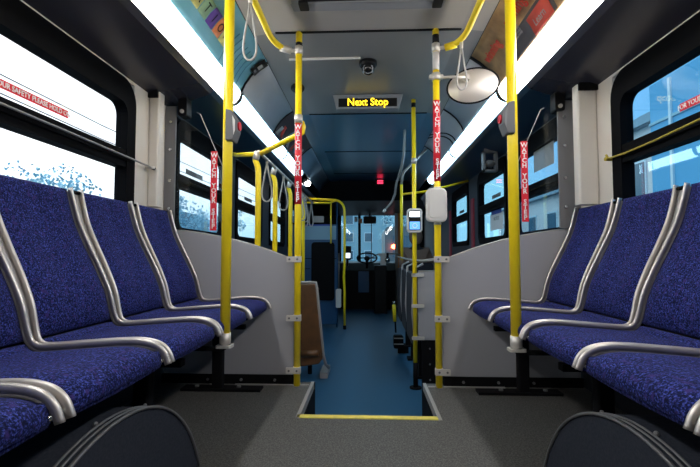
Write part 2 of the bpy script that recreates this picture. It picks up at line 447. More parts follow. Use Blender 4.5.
# corner cover strip between wall and header near the camera, pillars, mounting plates
for k, sx_ in enumerate((-1, 1)):
    xi, ya_, yd_ = (1.180, 2.35, .07) if sx_ < 0 else (1.135, 2.34, .065); p = MB()
    p.rbox(sx_*xi if sx_ > 0 else -WX, WX if sx_ > 0 else -xi, ya_, ya_ + yd_, 1.392, 2.046, 0.012, 'z', 3)
    o = tag(p.build('pillar_cover', 'cream'), 'cream vertical pillar cover on the %s wall beside the black window' % ('left' if sx_ < 0 else 'right'), 'pillar')
    c = MB(); c.box(sx_*(xi + .005), sx_*WX, ya_ - .015, ya_, 2.01, 2.05); c.build('top_cap', 'rubber', o)
# front wall with windshield
mb = MB(); mb.box(-WX, WX, 9.60, 9.70, 0, 0.95); mb.box(-WX, WX, 9.60, 9.70, 2.02, 2.6); mb.box(-WX, -.60, 9.60, 9.70, .95, 2.02)
mb.box(WX - .12, WX, 9.60, 9.70, .95, 2.02); mb.box(-.22, -.16, 9.60, 9.66, .95, 2.02)
struct(mb.build('wall_front', 'black'))
mb = MB(); mb.box(-.62, WX - .1, 9.63, 9.636, .93, 2.04); struct(mb.build('window_20', 'shield'))
# front overhead box
mb = MB(); mb.prism([(-WX, 7.7, 2.45), (-WX, 7.9, 2.12), (-WX, 9.6, 2.0), (-WX, 9.6, 2.45)], (2*WX, 0, 0)); struct(mb.build('trim_30', 'black'))

# ================================================================== LIGHTS (the strips the bus has)
def strip(sx_, y0, y1, m, label, narrow=False):
    t = thing('strip_light', label, 'light', (sx_*0.92, (y0 + y1)/2, 2.17), 'fluorescent strip lights along the coves')
    a0, z0, a1, z1 = (0.878, 2.245, 0.957, 2.150)
    if narrow: a1, z1 = 0.948, 2.163
    bul = 0.022; nseg = 8
    def prof(off):
        pts = []
        for i in range(nseg + 1):
            u = i / nseg; a = a0 + (a1 - a0)*u; z = z0 + (z1 - z0)*u; h = bul*4*u*(1 - u) + off
            pts.append((a - h*0.77, z - h*0.64))
        return pts
    P = prof(0); Q = prof(-0.02)
    d = MB(); d.grid([[(sx_*a, y, z) for a, z in P] for y in (y0 + .018, y1 - .018)], [[(sx_*a, y, z) for a, z in Q] for y in (y0 + .018, y1 - .018)])
    d.build('diffuser', m, t)
    for ya, yb in ((y0, y0 + .016), (y1 - .016, y1)):
        c = MB(); P2 = prof(0.003); Q2 = prof(-0.03)
        c.grid([[(sx_*a, y, z) for a, z in P2] for y in (ya, yb)], [[(sx_*a, y, z) for a, z in Q2] for y in (ya, yb)], smooth=False); c.build('end_cap', 'gplastic', t)
    b = MB(); P3 = prof(-0.022); Q3 = prof(-0.045)
    b.grid([[(sx_*a, y, z) for a, z in P3] for y in (y0, y1)], [[(sx_*a, y, z) for a, z in Q3] for y in (y0, y1)], smooth=False); b.build('housing', 'gplastic', t)
    return t
side = {-1: 'left', 1: 'right'}
for sx_ in (-1, 1):
    strip(sx_, -2.85, -0.97, 'near_light', 'white strip light on the %s farthest back, behind the camera' % side[sx_])
    strip(sx_, -0.95, 0.98, 'near_light', 'white strip light over the %s near window, first of its row' % side[sx_])
    strip(sx_, 1.00, 2.90, 'near_light', 'white strip light over the %s row of blue seats, beside the poster' % side[sx_])
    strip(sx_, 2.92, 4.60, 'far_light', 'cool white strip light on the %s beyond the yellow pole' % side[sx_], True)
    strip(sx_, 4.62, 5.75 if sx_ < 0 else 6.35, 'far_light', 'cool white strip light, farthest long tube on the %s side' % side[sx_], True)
t = thing('cove_lamp', 'small round white lamp at the far left end of the strip lights', 'lamp', (-.90, 6.36, 2.2))
d = MB(); d.ellipsoid((-.90, 6.36, 2.19), (.045, .05, .045)); d.build('bulb', 'near_light', t)
d = MB(); d.box(-.96, -.90, 6.32, 6.45, 2.20, 2.26); d.build('housing', 'gplastic', t)

# ---- cove panels (adverts and covers) between ceiling and strip lights
ARC = [(0.872, 2.246), (0.846, 2.300), (0.805, 2.358), (0.752, 2.407), (0.692, 2.447)]
def arc_at(u):
    x = u*(len(ARC) - 1); i = min(int(x), len(ARC) - 2); f_ = x - i
    return (ARC[i][0]*(1 - f_) + ARC[i+1][0]*f_, ARC[i][1]*(1 - f_) + ARC[i+1][1]*f_)
def arc_patch(sx_, y0, y1, u0, u1, off, n=8, sk=0.0):
    """curved patch lying on the cove, off = distance proud of it"""
    rows = []; rows2 = []
    for i in range(n + 1):
        u = u0 + (u1 - u0)*i/n; a, z = arc_at(u); a2, z2 = arc_at(min(u + .01, 1)); a1, z1 = arc_at(max(u - .01, 0))
        tx, tz = a2 - a1, z2 - z1; l = math.hypot(tx, tz) or 1; nx, nzz = tz/l, -tx/l
        nx, nzz = (-abs(nx), -abs(nzz))
        s_ = sk*(u - u0)
        rows.append([(sx_*(a + nx*off), y + s_, z + nzz*off) for y in (y0, y1)])
        rows2.append([(sx_*(a + nx*(off - .004)), y + s_, z + nzz*(off - .004)) for y in (y0, y1)])
    m_ = MB(); m_.grid(rows, rows2); return m_
def arc_frame(sx_, y, u, off=.004):
    a, z = arc_at(u); a2, z2 = arc_at(min(u + .06, 1)); a1, z1 = arc_at(max(u - .06, 0))
    up = Vector((sx_*(a2 - a1), 0, z2 - z1)).normalized(); right = Vector((0, -sx_, 0))
    nrm = right.cross(up)
    return frame(Vector((sx_*a, y, z)) + nrm*off, right, up)
def arc_cover(sx_, y0, y1, m, name, label, cat):
    t = thing(name, label, cat, (sx_*.8, (y0 + y1)/2, 2.34))
    arc_patch(sx_, y0, y1, 0, 1, 0).build('panel', m, t)
    return t
def arc_bar(sx_, y, t):
    arc_patch(sx_, y - .012, y + .012, 0, 1, 0.006).build('end_trim', 'rubber', t)

# left blue poster with coloured notes
t = arc_cover(-1, -3.0, 2.87, 'ad_blue', 'cove_poster', 'light blue advert poster with a row of coloured letter notes', 'poster')
arc_bar(-1, 2.875, t)
for i in range(7):
    arc_patch(-1, 2.42 + .055*i, 2.424 + .055*i, 0.02, 0.78, .002).build('printed_line', 'ad_teal', t)
for i, (yy, m_, ch) in enumerate(((1.84, 'note_orange', 'M'), (1.935, 'note_yellow', 'A'), (2.03, 'note_green', 'T'), (2.125, 'note_purple', 'I'), (2.22, 'note_orange', 'O'), (2.315, 'note_yellow', 'N'))):
    yy += .03
    nb = arc_patch(-1, yy - .042, yy + .042, .33, .66, .003, 5, sk=0.0).build('letter_note', m_, t)
    text('letter', ch, 0.07, 'black', arc_frame(-1, yy, .50, .008), nb)
# right brown poster with red print
t = arc_cover(1, -3.0, 2.84, 'ad_brown', 'cove_poster', 'tan and brown advert poster with red lettering on the right', 'poster')
arc_bar(1, 2.85, t)
arc_patch(1, 1.95, 2.50, 0.02, 0.46, .002).build('dark_print_block', 'ad_dark', t)
arc_patch(1, 1.98, 2.20, 0.03, 0.40, .005).build('red_print_block', 'ad_red', t)
text('lettering', 'Learn', 0.055, 'paper_b', arc_frame(1, 2.09, .21, .010), t)
text('lettering', 'winning', 0.085, 'ad_red', arc_frame(1, 2.64, .64, .008), t, bold=.002)
text('lettering', 'running', 0.085, 'ad_red', arc_frame(1, 2.22, .68, .008), t, bold=.002)
for i in range(4):
    text('lettering', 'ride and save today', 0.022, 'paper_b', arc_frame(1, 2.36, .52 - .06*i, .009), t)
for i in range(3):
    arc_patch(1, 2.54 + i*.05, 2.555 + i*.05, 0.03, 0.26, .003, 5, sk=-.2).build('print_stroke', 'paper_b' if i < 2 else 'ad_red', t)
# plain grey covers, and a printed panel further on
for sx_ in (-1, 1):
    t = arc_cover(sx_, 2.89, 3.88, 'speaker', 'cove_panel', 'plain grey cove panel past the poster on the %s' % side[sx_], 'panel'); arc_bar(sx_, 3.885, t)
t = arc_cover(-1, 3.90, 5.2, 'ad_dark', 'cove_poster', 'dark poster with red and pale shapes beyond the left grey cove panel', 'poster'); arc_bar(-1, 5.21, t)
for i in range(7):
    arc_patch(-1, 3.95 + .17*i, 4.03 + .17*i, 0.1 + .05*(i % 3), 0.45 + .1*(i % 4), .003, 5, sk=.15*(-1)**i).build('printed_shape', ('paper_b', 'ad_red', 'ad_teal')[i % 3], t)
t = arc_cover(1, 3.90, 5.2, 'speaker', 'cove_panel', 'bluish cove panel with black piping beyond the oval mirror', 'panel')
arc_bar(1, 5.21, t)
for i in range(2):
    pts = [(arc_at(u)[0] - .012, 4.2 + .12*i + .5*u*u, arc_at(u)[1] - .012) for u in [k/8 for k in range(9)]]
    MB().tube(pts, .006, 6).build('hose', 'rubber', t)
for sx_ in (-1, 1):
    arc_cover(sx_, 5.22, 7.7, 'cove', 'cove_panel', 'dark blue cove panel nearest the front on the %s' % side[sx_], 'panel')
# small black display on the left poster end
t = thing('cove_indicator', 'small black indicator box with two pale squares on the left cove', 'box', (-.72, 2.83, 2.42))
pts = arc_patch(-1, 2.80, 2.90, .56, .98, .012).build('case', 'black', t)
arc_patch(-1, 2.83, 2.87, .72, .86, .018, 3).build('window', 'paper_b', t); arc_patch(-1, 2.83, 2.86, .60, .66, .018, 3).build('button', 'gplastic', t)

# ================================================================== SEATS
YS = [-0.48, -0.05, 0.375, 0.815, 1.25, 1.675, 2.115, 2.53]
PROF = [(0.582, .803), (0.594, .832), (0.617, .852), (0.660, .862), (0.72, .862), (0.83, .854), (0.93, .846), (0.968, .848), (0.992, .866), (1.005, .905),
        (1.022, .973), (1.058, 1.058), (1.103, 1.148), (1.146, 1.240), (1.172, 1.325), (1.186, 1.385)]
def smooth_prof(P, sub=4):
    out_ = []
    n = len(P)
    for i in range(n - 1):
        p0 = Vector(P[max(i-1, 0)]); p1 = Vector(P[i]); p2 = Vector(P[i+1]); p3 = Vector(P[min(i+2, n-1)])
        for k in range(sub):
            t_ = k / sub
            out_.append(0.5*((2*p1) + (-p0 + p2)*t_ + (2*p0 - 5*p1 + 4*p2 - p3)*t_*t_ + (-p0 + 3*p1 - 3*p2 + p3)*t_**3))
    out_.append(Vector(P[-1])); return out_
SP = smooth_prof(PROF)
def normals(P):
    r = []
    for i in range(len(P)):
        d = (P[min(i+1, len(P)-1)] - P[max(i-1, 0)]).normalized(); r.append(Vector((-d.y, d.x)))   # toward the sitter
    return r
SN = normals(SP)
IB = 8 * 4      # profile index of the bend between cushion and back
def make_seat():
    """seat built for the left side (sitter faces +x), centred at y = 0, pitch .435"""
    root = thing('bus_seat', 'x', 'seat', (0, 0, 0), 'blue upholstered bus seats along the sides')
    hw = 0.199
    def surf(i0, i1, name, extra_front=False):
        rows = []; back = []; NV = 14
        idx = list(range(i0, i1 + 1)); n = len(idx)
        for q, i in enumerate(idx):
            a, z = SP[i]; nx, nzz = SN[i]; s_ = q/(n - 1); row = []; rb = []
            for k in range(NV + 1):
                v = -1 + 2*k/NV
                edge = (1 - abs(v)**5); endf = min(1, min(s_, 1 - s_)*9 + 0.0)
                endf = math.sin(endf*PI/2)
                hgt = -0.012 + 0.016*edge*endf
                if name == 'cushion': hgt += -0.010*(1 - v*v)*math.sin(PI*s_) + 0.008*edge
                else: hgt += 0.010*edge*math.sin(PI*min(1, s_*1.8))**2 - .012*math.exp(-((v)/.5)**2)*math.sin(PI*s_)
                wv = hw*(1.0 + (0.025 if name == 'cushion' else 0) * (1 - s_)) if name == 'cushion' else hw*(1 - 0.05*s_)
                aa = a + nx*hgt; zz = z + nzz*hgt
                row.append((-aa, v*wv, zz)); rb.append((-(a - nx*0.030), v*wv*.99, z - nzz*0.030))
            rows.append(row); back.append(rb)
        m_ = MB(); m_.grid(rows, back); return m_.build(name, 'uph', root)
    # cushion: from the front nose to the bend
    surf(1, IB, 'cushion'); surf(IB + 1, len(SP) - 1, 'backrest')
    # front lip of upholstery hanging below the tips
    lip = MB(); rows = []; NV = 14
    for q in range(7):
        t_ = q/6; ang = t_*PI*0.62
        rows.append([(-(0.604 + 0.0 - 0.012*math.sin(ang) + .006*t_), (-1 + 2*k/NV)*hw*1.02, 0.842 - 0.045*t_ - .006*(1 - (-1 + 2*k/NV)**2)*t_) for k in range(NV + 1)])
    rb = [[(x - .022, y, z) for x, y, z in r] for r in rows]
    lip.grid(rows, rb); lip.build('front_lip', 'uph', root)
    # dimples of two seat buttons
    # shell behind and below
    sh = MB(); rows = []; rb = []
    for i in range(2, len(SP) - 1):
        a, z = SP[i]; nx, nzz = SN[i]
        rows.append([(-(a - nx*.031), v*.205, z - nzz*.031) for v in (-1, -.5, 0, .5, 1)])
        rb.append([(-(a - nx*.042), v*.200, z - nzz*.042) for v in (-1, -.5, 0, .5, 1)])
    sh.grid(rows, rb); sh.build('shell', 'black', root)
    fr = MB(); fr.box(-.72, -.75, -.2155, .2155, .785, .81); fr.box(-.93, -.97, -.2155, .2155, .76, .80); fr.box(-.70, -1.0, -.20, -.17, .775, .81); fr.box(-.70, -1.0, .17, .20, .775, .81); fr.build('seat_frame', 'rubber', root)
    # polished side rails; narrow gap at the front, wider at the top
    for sg in (-1, 1):
        pts = []; dirs = []
        for i, p in enumerate(SP):
            s_ = i/(len(SP) - 1); y = sg*(0.2175 - (0.0135 + 0.019*max(0, (s_ - .45)/.55)))
            pts.append((-(p.x + SN[i].x*.006), y, p.y + SN[i].y*.006)); dirs.append((-SN[i].x, 0, SN[i].y))
        MB().sweep_rect(pts, dirs, 0.0046, 0.009).build('side_rail', 'alu', root)
    # grey channel between this seat and the next
    for sg in (-1, 1):
        ch = MB(); rows = []; rb = []
        for i in range(3, len(SP) - 1):
            s_ = i/(len(SP) - 1); g = 0.0135 + 0.019*max(0, (s_ - .45)/.55)
            a, z = SP[i]; nx, nzz = SN[i]
            rows.append([(-(a - nx*.004), sg*(.2173 - v*g), z - nzz*.000) for v in (1, 0)])
            rb.append([(-(a - nx*.014), sg*(.2173 - v*g), z - nzz*.012) for v in (1, 0)])
        ch.grid(rows, rb); ch.build('edge_flange', 'alu_dull', root)
        e = SP[-2]; MB().tube([(-e.x, sg*.190, e.y - .002), (-e.x, sg*.2173, e.y - .002)], .008, 10).build('spacer_bar', 'rubber', root)
        e = SP[3]; MB().tube([(-e.x - .012, sg*.200, e.y - .012), (-e.x - .012, sg*.2173, e.y - .012)], .007, 10).build('spacer_bar', 'chrome', root)
    return root
proto = make_seat()
ords = ['behind the near left corner', 'behind the near corner', 'nearest of the row, only its front corner showing', 'second from the near end of the row', 'third of the row, mostly beside the black window', 'fourth of the row, beside the black window end', 'farthest of the row, against the grey partition']
first = True
for sx_ in (-1, 1):
    for i in range(1, 7):
        yc = (YS[i] + YS[i+1])/2
        if sx_ > 0: yc -= .008 + .012*(i - 2)*.4
        o = proto if first else copy_tree(proto); first = False
        o.location = (0, yc, 0); o.rotation_euler = (0, 0, 0 if sx_ < 0 else PI)
        o['label'] = 'blue flecked bus seat on the %s, %s' % (side[sx_], ords[i])

# seat pedestals and shared rail
for sx_ in (-1, 1):
    s_ = side[sx_]
    o = MB().box(sx_*.78, sx_*.83, -0.4, 2.53, .725, .758).build('seat_rail', 'rubber')
    tag(o, 'black support beam running under the front of the %s seat row' % s_, 'beam')
    for yy, lab in ((2.44, 'next to the grey partition'), (1.62, 'just past the wheel arch')):
        t = thing('seat_pedestal', 'black seat pedestal under the %s row %s' % (s_, lab), 'pedestal', (sx_*.85, yy, ZR), 'black seat pedestals')
        MB().rbox(sx_*.85 - .03, sx_*.85 + .03, yy - .025, yy + .025, ZR + .012, .70, .01, 'z', 3).build('post', 'rubber', t)
        MB().box(sx_*(.60 if yy > 2 else .80), sx_*(1.05 if yy > 2 else .90), yy + .04, yy - .04, ZR, ZR + .014).build('foot_plate', 'rubber', t)
        MB().box(sx_*.70, sx_*1.0, yy - .02, yy + .02, .70, .725).build('cross_arm', 'rubber', t)
        for q in ((-.12, .12) if yy > 2 else (-.04, .04)): MB().tube([(sx_*.85 + q, yy, ZR + .014), (sx_*.85 + q, yy, ZR + .024)], .012, 6).build('bolt', 'gplastic', t)

# wheel arches
for sx_ in (-1, 1):
    t = thing('wheel_arch', 'round dark carpeted wheel arch with a metal rim under the %s seats' % side[sx_], 'wheel arch', (sx_*.9, 1.0, ZR))
    cy_, cz_, R_ = 1.057, 0.165, .548
    def arc(R, x, n=40):
        a0 = math.asin(max(-1, (ZR - cz_)/R)); return [(x, cy_ + R*math.cos(a0 + (PI - 2*a0)*k/n), cz_ + R*math.sin(a0 + (PI - 2*a0)*k/n)) for k in range(n + 1)]
    b = MB(); b.prism(arc(R_, sx_*.615), (sx_*.62, 0, 0)); b.build('arch_body', 'carpet', t)
    for xx, rr in ((.612, .0045), (.630, .003), (.645, .003)):
        r_ = MB(); r_.tube(arc(R_ + .001, sx_*xx), rr, 8); r_.build('rim', 'rim', t)
    for k in (6, 14, 21, 28, 35):
        p_ = arc(R_ + .004, sx_*.652)[k]; MB().ellipsoid(p_, (.006, .006, .006), 8, 6).build('rivet', 'gplastic', t)

# ================================================================== PARTITIONS, PLATES AND GLASS
def partition(sx_):
    t = thing('partition', 'grey half height partition with a curved top on the %s' % side[sx_], 'partition', (sx_*.8, 2.57, ZR))
    top = [(.435, 1.080), (.50, 1.108), (.60, 1.146), (.70, 1.178), (.80, 1.205), (.90, 1.228), (1.0, 1.246), (1.1, 1.260), (1.22, 1.270)]
    poly = [(sx_*a, 2.56, z) for a, z in [(.435, .415)] + top + [(1.22, .415)]]
    MB().prism(poly, (0, .022, 0)).build('panel', 'part', t)
    MB().tube([(sx_*a, 2.571, z + .001) for a, z in top], .009, 8).build('top_edge', 'trim', t)
    MB().box(sx_*.44, sx_*1.23, 2.552, 2.595, ZR, .415).build('base_rail', 'rubber', t)
    for q in (.55, .75, .95):
        MB().tube([(sx_*q, 2.552, .385), (sx_*q, 2.545, .385)], .008, 8).build('bolt', 'gplastic', t)
    # mounting plate with bolts
    t2 = thing('mounting_plate', 'grey bolted mounting plate beside the %s pillar cover' % side[sx_], 'plate', (sx_*1.19, 2.55, 1.26))
    MB().box(sx_*(1.172 if sx_ < 0 else 1.118), sx_*1.238, 2.545, 2.556, 1.276, 2.03).build('plate', 'plate', t2)
    for z in (1.40, 1.57, 1.76, 1.93):
        MB().tube([(sx_*(1.20 if sx_ < 0 else 1.150), 2.545, z), (sx_*(1.20 if sx_ < 0 else 1.150), 2.532, z)], .008, 10).build('bolt', 'chrome', t2)
    # clear shield
    t3 = thing('glass_shield', 'clear safety glass with a slanted edge above the %s partition' % side[sx_], 'glass', (sx_*1.0, 2.57, 1.25))
    poly = [(1.165, 1.276), (1.10, 1.271), (.86, 1.229), (.86, 1.60), (.876, 1.640), (1.030, 1.985), (1.05, 1.995), (1.165, 1.995)]
    MB().prism([(sx_*a, 2.562, z) for a, z in poly], (0, .008, 0)).build('pane', 'shield', t3)
    MB().tube([(sx_*a, 2.566, z) for a, z in poly[2:7]], .0025, 6).build('polished_edge', 'alu_dull', t3)
    t4 = thing('glass_clip', 'small dark clip holding the top of the %s glass shield' % side[sx_], 'clip', (sx_*1.09, 2.56, 1.95))
    MB().rbox(min(sx_*1.10, sx_*1.155), max(sx_*1.10, sx_*1.155), 2.53, 2.60, 1.965, 2.085, .015, 'y', 4).build('bracket', 'black', t4)
    MB().tube([(sx_*1.127, 2.53, 1.992), (sx_*1.127, 2.52, 1.992)], .012, 10).build('bolt', 'clamp', t4)
    return t
partition(-1); partition(1)

def stack_label(t, x, y, z0, z1, wd, s='WATCH YOUR STEP', wrap=None):
    """red vertical label with stacked upright letters facing -y"""
    h = z0 - z1; step = h/(len(s) + .6)
    if wrap:
        m_ = MB(); rows = []; rows2 = []
        for z in (z0, z1):
            rows.append([(x + (wrap + .0012)*math.sin(a), y - (wrap + .0012)*math.cos(a), z) for a in [(-100 + 20*k)*PI/180 for k in range(11)]])
            rows2.append([(x + (wrap + .0002)*math.sin(a), y - (wrap + .0002)*math.cos(a), z) for a in [(-100 + 20*k)*PI/180 for k in range(11)]])
        m_.grid(rows, rows2); o = m_.build('red_label', 'red', t); yy = y - wrap - .0016
    else:
        m_ = MB(); m_.box(x - wd/2, x + wd/2, y - .001, y, z1, z0); o = m_.build('red_label', 'red', t); yy = y - .0016
    for k, ch in enumerate(s):
        if ch == ' ': continue
        text('letter', ch, step*1.24, 'white', frame((x, yy, z0 - step*(k + .8)), (1, 0, 0), (0, 0, 1)), o, bold=.0010)
    return o
for sx_ in (-1, 1):
    t = thing('warning_sticker', 'red vertical WATCH YOUR STEP sticker on the %s glass shield' % side[sx_], 'sticker', (sx_*.92, 2.56, 1.25))
    stack_label(t, -.936 if sx_ < 0 else .925, 2.5605, 1.752 if sx_ < 0 else 1.795, 1.268 if sx_ < 0 else 1.315, .040)

# ================================================================== POLES
def pole(name, label, x, y, z0, z1, r=.02, parts=()):
    t = thing(name, label, 'pole', (x, y, z0))
    MB().tube([(x, y, z0), (x, y, z1)], r, 20).build('pole_tube', 'yellow', t)
    return t
def clamp(t, x, y, z, r=.024, h=.03, m='clamp'):
    MB().tube([(x, y, z - h/2), (x, y, z + h/2)], r, 20).build('clamp', m, t)
# seat-front poles
for sx_ in (-1, 1):
    x = -.590 if sx_ < 0 else .587; y = 1.77
    if sx_ > 0: y = 1.75
    t = pole('grab_pole', 'thick yellow pole rising from the front edge of the %s seats' % side[sx_], x, y, .765, ZC, .0205)
    MB().tube([(x, y, .752), (x, y, .80)], .0235, 20).build('collar', 'clamp', t)
    MB().rbox(x - .032, x + .032, y - .028, y + .028, .740, .751, .01, 'z', 3).build('flange', 'clamp', t)
    MB().rbox(min(x, x + sx_*.20), max(x, x + sx_*.20), y - .02, y + .02, .728, .740, .005, 'z', 3).build('mount_arm', 'rubber', t)
    b = thing('stop_button', 'grey stop request button box with a red button on the %s seat pole' % side[sx_], 'button', (x - sx_*.01, y, 1.6))
    xo = x - sx_*.012
    zt = 1.735 if sx_ < 0 else 1.745
    poly = [(y - .035, zt - .145), (y - .035, zt - .005), (y - .02, zt), (y + .03, zt), (y + .035, zt - .145)]
    inner = x - sx_*.0 ; 
    m_ = MB(); 
    zt -= .008; P_ = [(x - sx_*.000, zt), (x - sx_*.024, zt - .006), (x - sx_*.046, zt - .045), (x - sx_*.046, zt - .09), (x - sx_*.03, zt - .132), (x - sx_*.000, zt - .132)]
    m_.prism([(a, y - .038, z) for a, z in P_], (0, .07, 0)); m_.build('case', 'gplastic', b, bevel=.004)
    MB().tube([(x - sx_*.045, y, zt - .065), (x - sx_*.053, y, zt - .065)], .018, 16).build('push_button', 'red', b)
    MB().prism([(a, y - .041, z) for a, z in [(x - sx_*.030, zt - .03), (x - sx_*.042, zt - .05), (x - sx_*.042, zt - .09), (x - sx_*.036, zt - .11)]], (0, .003, 0)).build('front_insert', 'wplastic' if sx_ < 0 else 'plate', b)
# partition poles
XL, XR, YP = -.416, .408, 2.535
for sx_, x in ((-1, XL), (1, XR)):
    t = pole('grab_pole', 'yellow pole bolted to the aisle edge of the %s grey partition' % side[sx_], x, YP, ZR, ZC, .0195)
    for z in (1.095, .752, .45):
        MB().tube([(x, YP, z - .018), (x, YP, z + .018)], .0235, 20).build('clamp', 'clamp', t)
        m_ = MB(); m_.rbox(min(x - sx_*.026, x + sx_*.062), max(x - sx_*.026, x + sx_*.062), YP - .026, YP - .018, z - .017, z + .017, .005, 'y', 3); cl = m_.build('bracket', 'clamp', t)
        for q in (-.002, .044): MB().tube([(x + sx_*q, YP - .026, z), (x + sx_*q, YP - .030, z)], .0065, 8).build('bolt', 'gplastic', cl)
    MB().tube([(x, YP, 2.385), (x, YP, 2.435 if sx_ > 0 else 2.405)], .0202, 20).build('black_band', 'black', t)
    if sx_ > 0: MB().tube([(x, YP, 2.22), (x, YP, 2.33)], .0202, 20).build('white_band', 'wplastic', t)
    clamp(t, x, YP, 2.357, .0245, .05)
    if sx_ < 0:
        clamp(t, x, YP, 1.935, .025, .05)
    stack_label(t, x, YP, 1.907 if sx_ < 0 else 2.036, 1.421 if sx_ < 0 else 1.552, .04, wrap=.0195)
# white box on the right partition pole
t = thing('white_box', 'white rounded plastic box clamped on the right partition pole', 'box', (XR, YP, 1.3))
m_ = MB(); m_.rbox(.336, .456, YP - .055, YP - .021, 1.309, 1.506, .03, 'y', 6); m_.build('case', 'wplastic', t, bevel=.010)
m_ = MB(); m_.rbox(.352, .438, YP - .0585, YP - .054, 1.335, 1.48, .02, 'y', 6); m_.build('front_cover', 'wplastic', t, bevel=.001)
MB().box(.440, .460, YP - .052, YP - .03, 1.405, 1.411).build('latch', 'gplastic', t)
for z in (1.512, 1.303): clamp(t, XR, YP, z, .022, .012, 'clamp')

# overhead grab rails with hanging straps
def bez(a, b, c, n=6):
    a, b, c = Vector(a), Vector(b), Vector(c)
    return [(a*(1-t_)**2 + b*2*t_*(1-t_) + c*t_*t_) for t_ in [k/n for k in range(n + 1)]]
for sx_, x in ((-1, XL), (1, XR)):
    xr = .560; t = thing('overhead_rail', 'yellow overhead grab rail running back from the %s partition pole' % side[sx_], 'rail', (sx_*xr, 1.0, 2.37))
    pts = [(sx_*xr, -1.0, 2.375), (sx_*xr, 2.28, 2.375)] + bez((sx_*xr, 2.36, 2.375), (sx_*(xr - .005), 2.50, 2.375), (sx_*.485, YP, 2.362))
    MB().tube(pts, .0175, 16).build('rail_tube', 'yellow', t)
    MB().tube([(sx_*.495, YP, 2.363), (x + sx_*.02, YP, 2.357)], .011, 12).build('end_fitting', 'clamp', t)
    MB().tube([(sx_*.525, 2.51, 2.367), (sx_*.465, YP + .005, 2.361)], .021, 12).build('end_collar', 'yellow' if sx_ > 0 else 'clamp', t)
    for yy in (-.2, .8):
        MB().tube([(sx_*xr, yy, 2.375), (sx_*xr, yy, ZC)], .010, 10).build('hanger', 'clamp', t)
def strap(x, y, zt, zb, wd, label, r=.006, rot=0.0, m='strap'):
    t = thing('hanging_strap', label, 'strap', (x, y, zt), 'hanging hand straps')
    pts = []; n = 28; H = zt - zb
    for k in range(n + 1):
        a = k/n; ang = 2*PI*a
        s_ = math.sin(ang/2)                        # 0 at top, 1 at bottom
        xx = wd/2*math.sin(ang)*(.35 + .9*s_**2)*.95
        zz = zt - H*(s_**1.3)
        pts.append((x + xx*math.cos(rot), y + xx*math.sin(rot), zz))
    MB().tube(pts, r, 8).build('loop', m, t)
    MB().tube([(x, y, zt - .015), (x, y, zt + .03)], .010, 10).build('hanger_clip', 'clamp', t)
    return t
strap(-.560, 1.98, 2.34, 2.045, .075, 'grey loop strap hanging from the left overhead rail beside the blue poster', .0055)
strap(.545, 2.47, 2.335, 2.075, .065, 'grey loop strap hanging in front of the oval mirror', .0055)

# oval mirror
t = thing('convex_mirror', 'oval convex mirror with black rim on the right partition pole', 'mirror', (.64, 2.56, 2.155))
cm = Vector((.640, 2.60, 2.150)); rt = Matrix.Rotation(math.radians(-6), 3, 'Y') @ Matrix.Rotation(math.radians(-12), 3, 'Z')
rows = []
for i in range(11):
    rr = i/10; rows.append([cm + rt @ Vector((.152*rr*math.cos(2*PI*k/36), -.035*(1 - rr*rr), .105*rr*math.sin(2*PI*k/36))) for k in range(37)])
MB().grid(rows).build('mirror_face', 'mirror', t, recalc=True)
rows = [[cm + rt @ Vector((.152*rr*math.cos(2*PI*k/36), dy, .105*rr*math.sin(2*PI*k/36))) for k in range(37)] for rr, dy in ((1, 0.001), (.9, .02), (.4, .03), (0, .032))]
MB().grid(rows).build('mirror_back', 'black', t)
MB().tube([cm + rt @ Vector((.153*math.cos(2*PI*k/36), 0, .106*math.sin(2*PI*k/36))) for k in range(36)], .0055, 8, closed=True).build('rim', 'rubber', t)
m_ = MB(); m_.tube([(XR + .02, YP, 2.175), (.50, 2.525, 2.175), (.60, 2.535, 2.175)], .009, 10); m_.build('mirror_arm', 'clamp', t)
MB().rbox(.575, .605, 2.525, 2.55, 2.16, 2.19, .004, 'y', 3).build('arm_end', 'clamp', t)
clamp(t, XR, YP, 2.18, .026, .045); MB().rbox(XR - .042, XR + .042, YP - .012, YP + .012, 2.168, 2.192, .006, 'y', 3).build('clamp_ears', 'clamp', t)

# bar from the left partition pole to the low-floor poles
YA, XA = 2.78, -.72
t = thing('grab_bar', 'yellow bar from the left partition pole sloping to the bent poles behind it', 'bar', (XL, YP, 1.85))
MB().tube([(XL + .012, YP + .03, 1.93), (XL + .024, YP + .035, 1.90), (XL + .018, YP + .035, 1.865), (XL - .02, YP + .035, 1.845), (XA + .02, YA, 1.79)], .017, 14).build('bar_tube', 'yellow', t)
t = thing('grab_bar', 'yellow bar running from the nearest bent pole to the left wall', 'bar', (XA, YA, 1.78))
MB().tube([(XA, YA, 1.785), (-1.0, 3.2, 1.88), (WX*-1, 3.78, 2.035)], .016, 14).build('bar_tube', 'yellow', t)
t = thing('grab_rail', 'thin metal rail joining the tops of the bent yellow poles on the left', 'rail', (XA, 4, 1.8))
MB().tube([(XA, YA, 1.80), (XA, 5.6, 1.80)], .012, 12).build('rail_tube', 'alu', t)
for i, (yy, lab) in enumerate(((YA, 'nearest of three behind the left partition'), (3.30, 'middle of three behind the left partition'), (3.96, 'farthest of three behind the left partition'), (4.75, 'hidden behind the left partition pole'))):
    t = thing('bent_pole', 'bent yellow pole, %s' % lab, 'pole', (XA, yy, 0))
    MB().tube([(XA, yy, 0), (XA, yy, 1.60)] + bez((XA, yy, 1.66), (XA, yy, 1.70), (XA - .02, yy, 1.74), 4) + [(XA - .02, yy, 1.76)], .019, 14).build('pole_tube', 'yellow', t)
    MB().tube([(XA - .02, yy, 1.745), (XA - .005, yy, 1.80)], .022, 12).build('top_fitting', 'clamp', t)
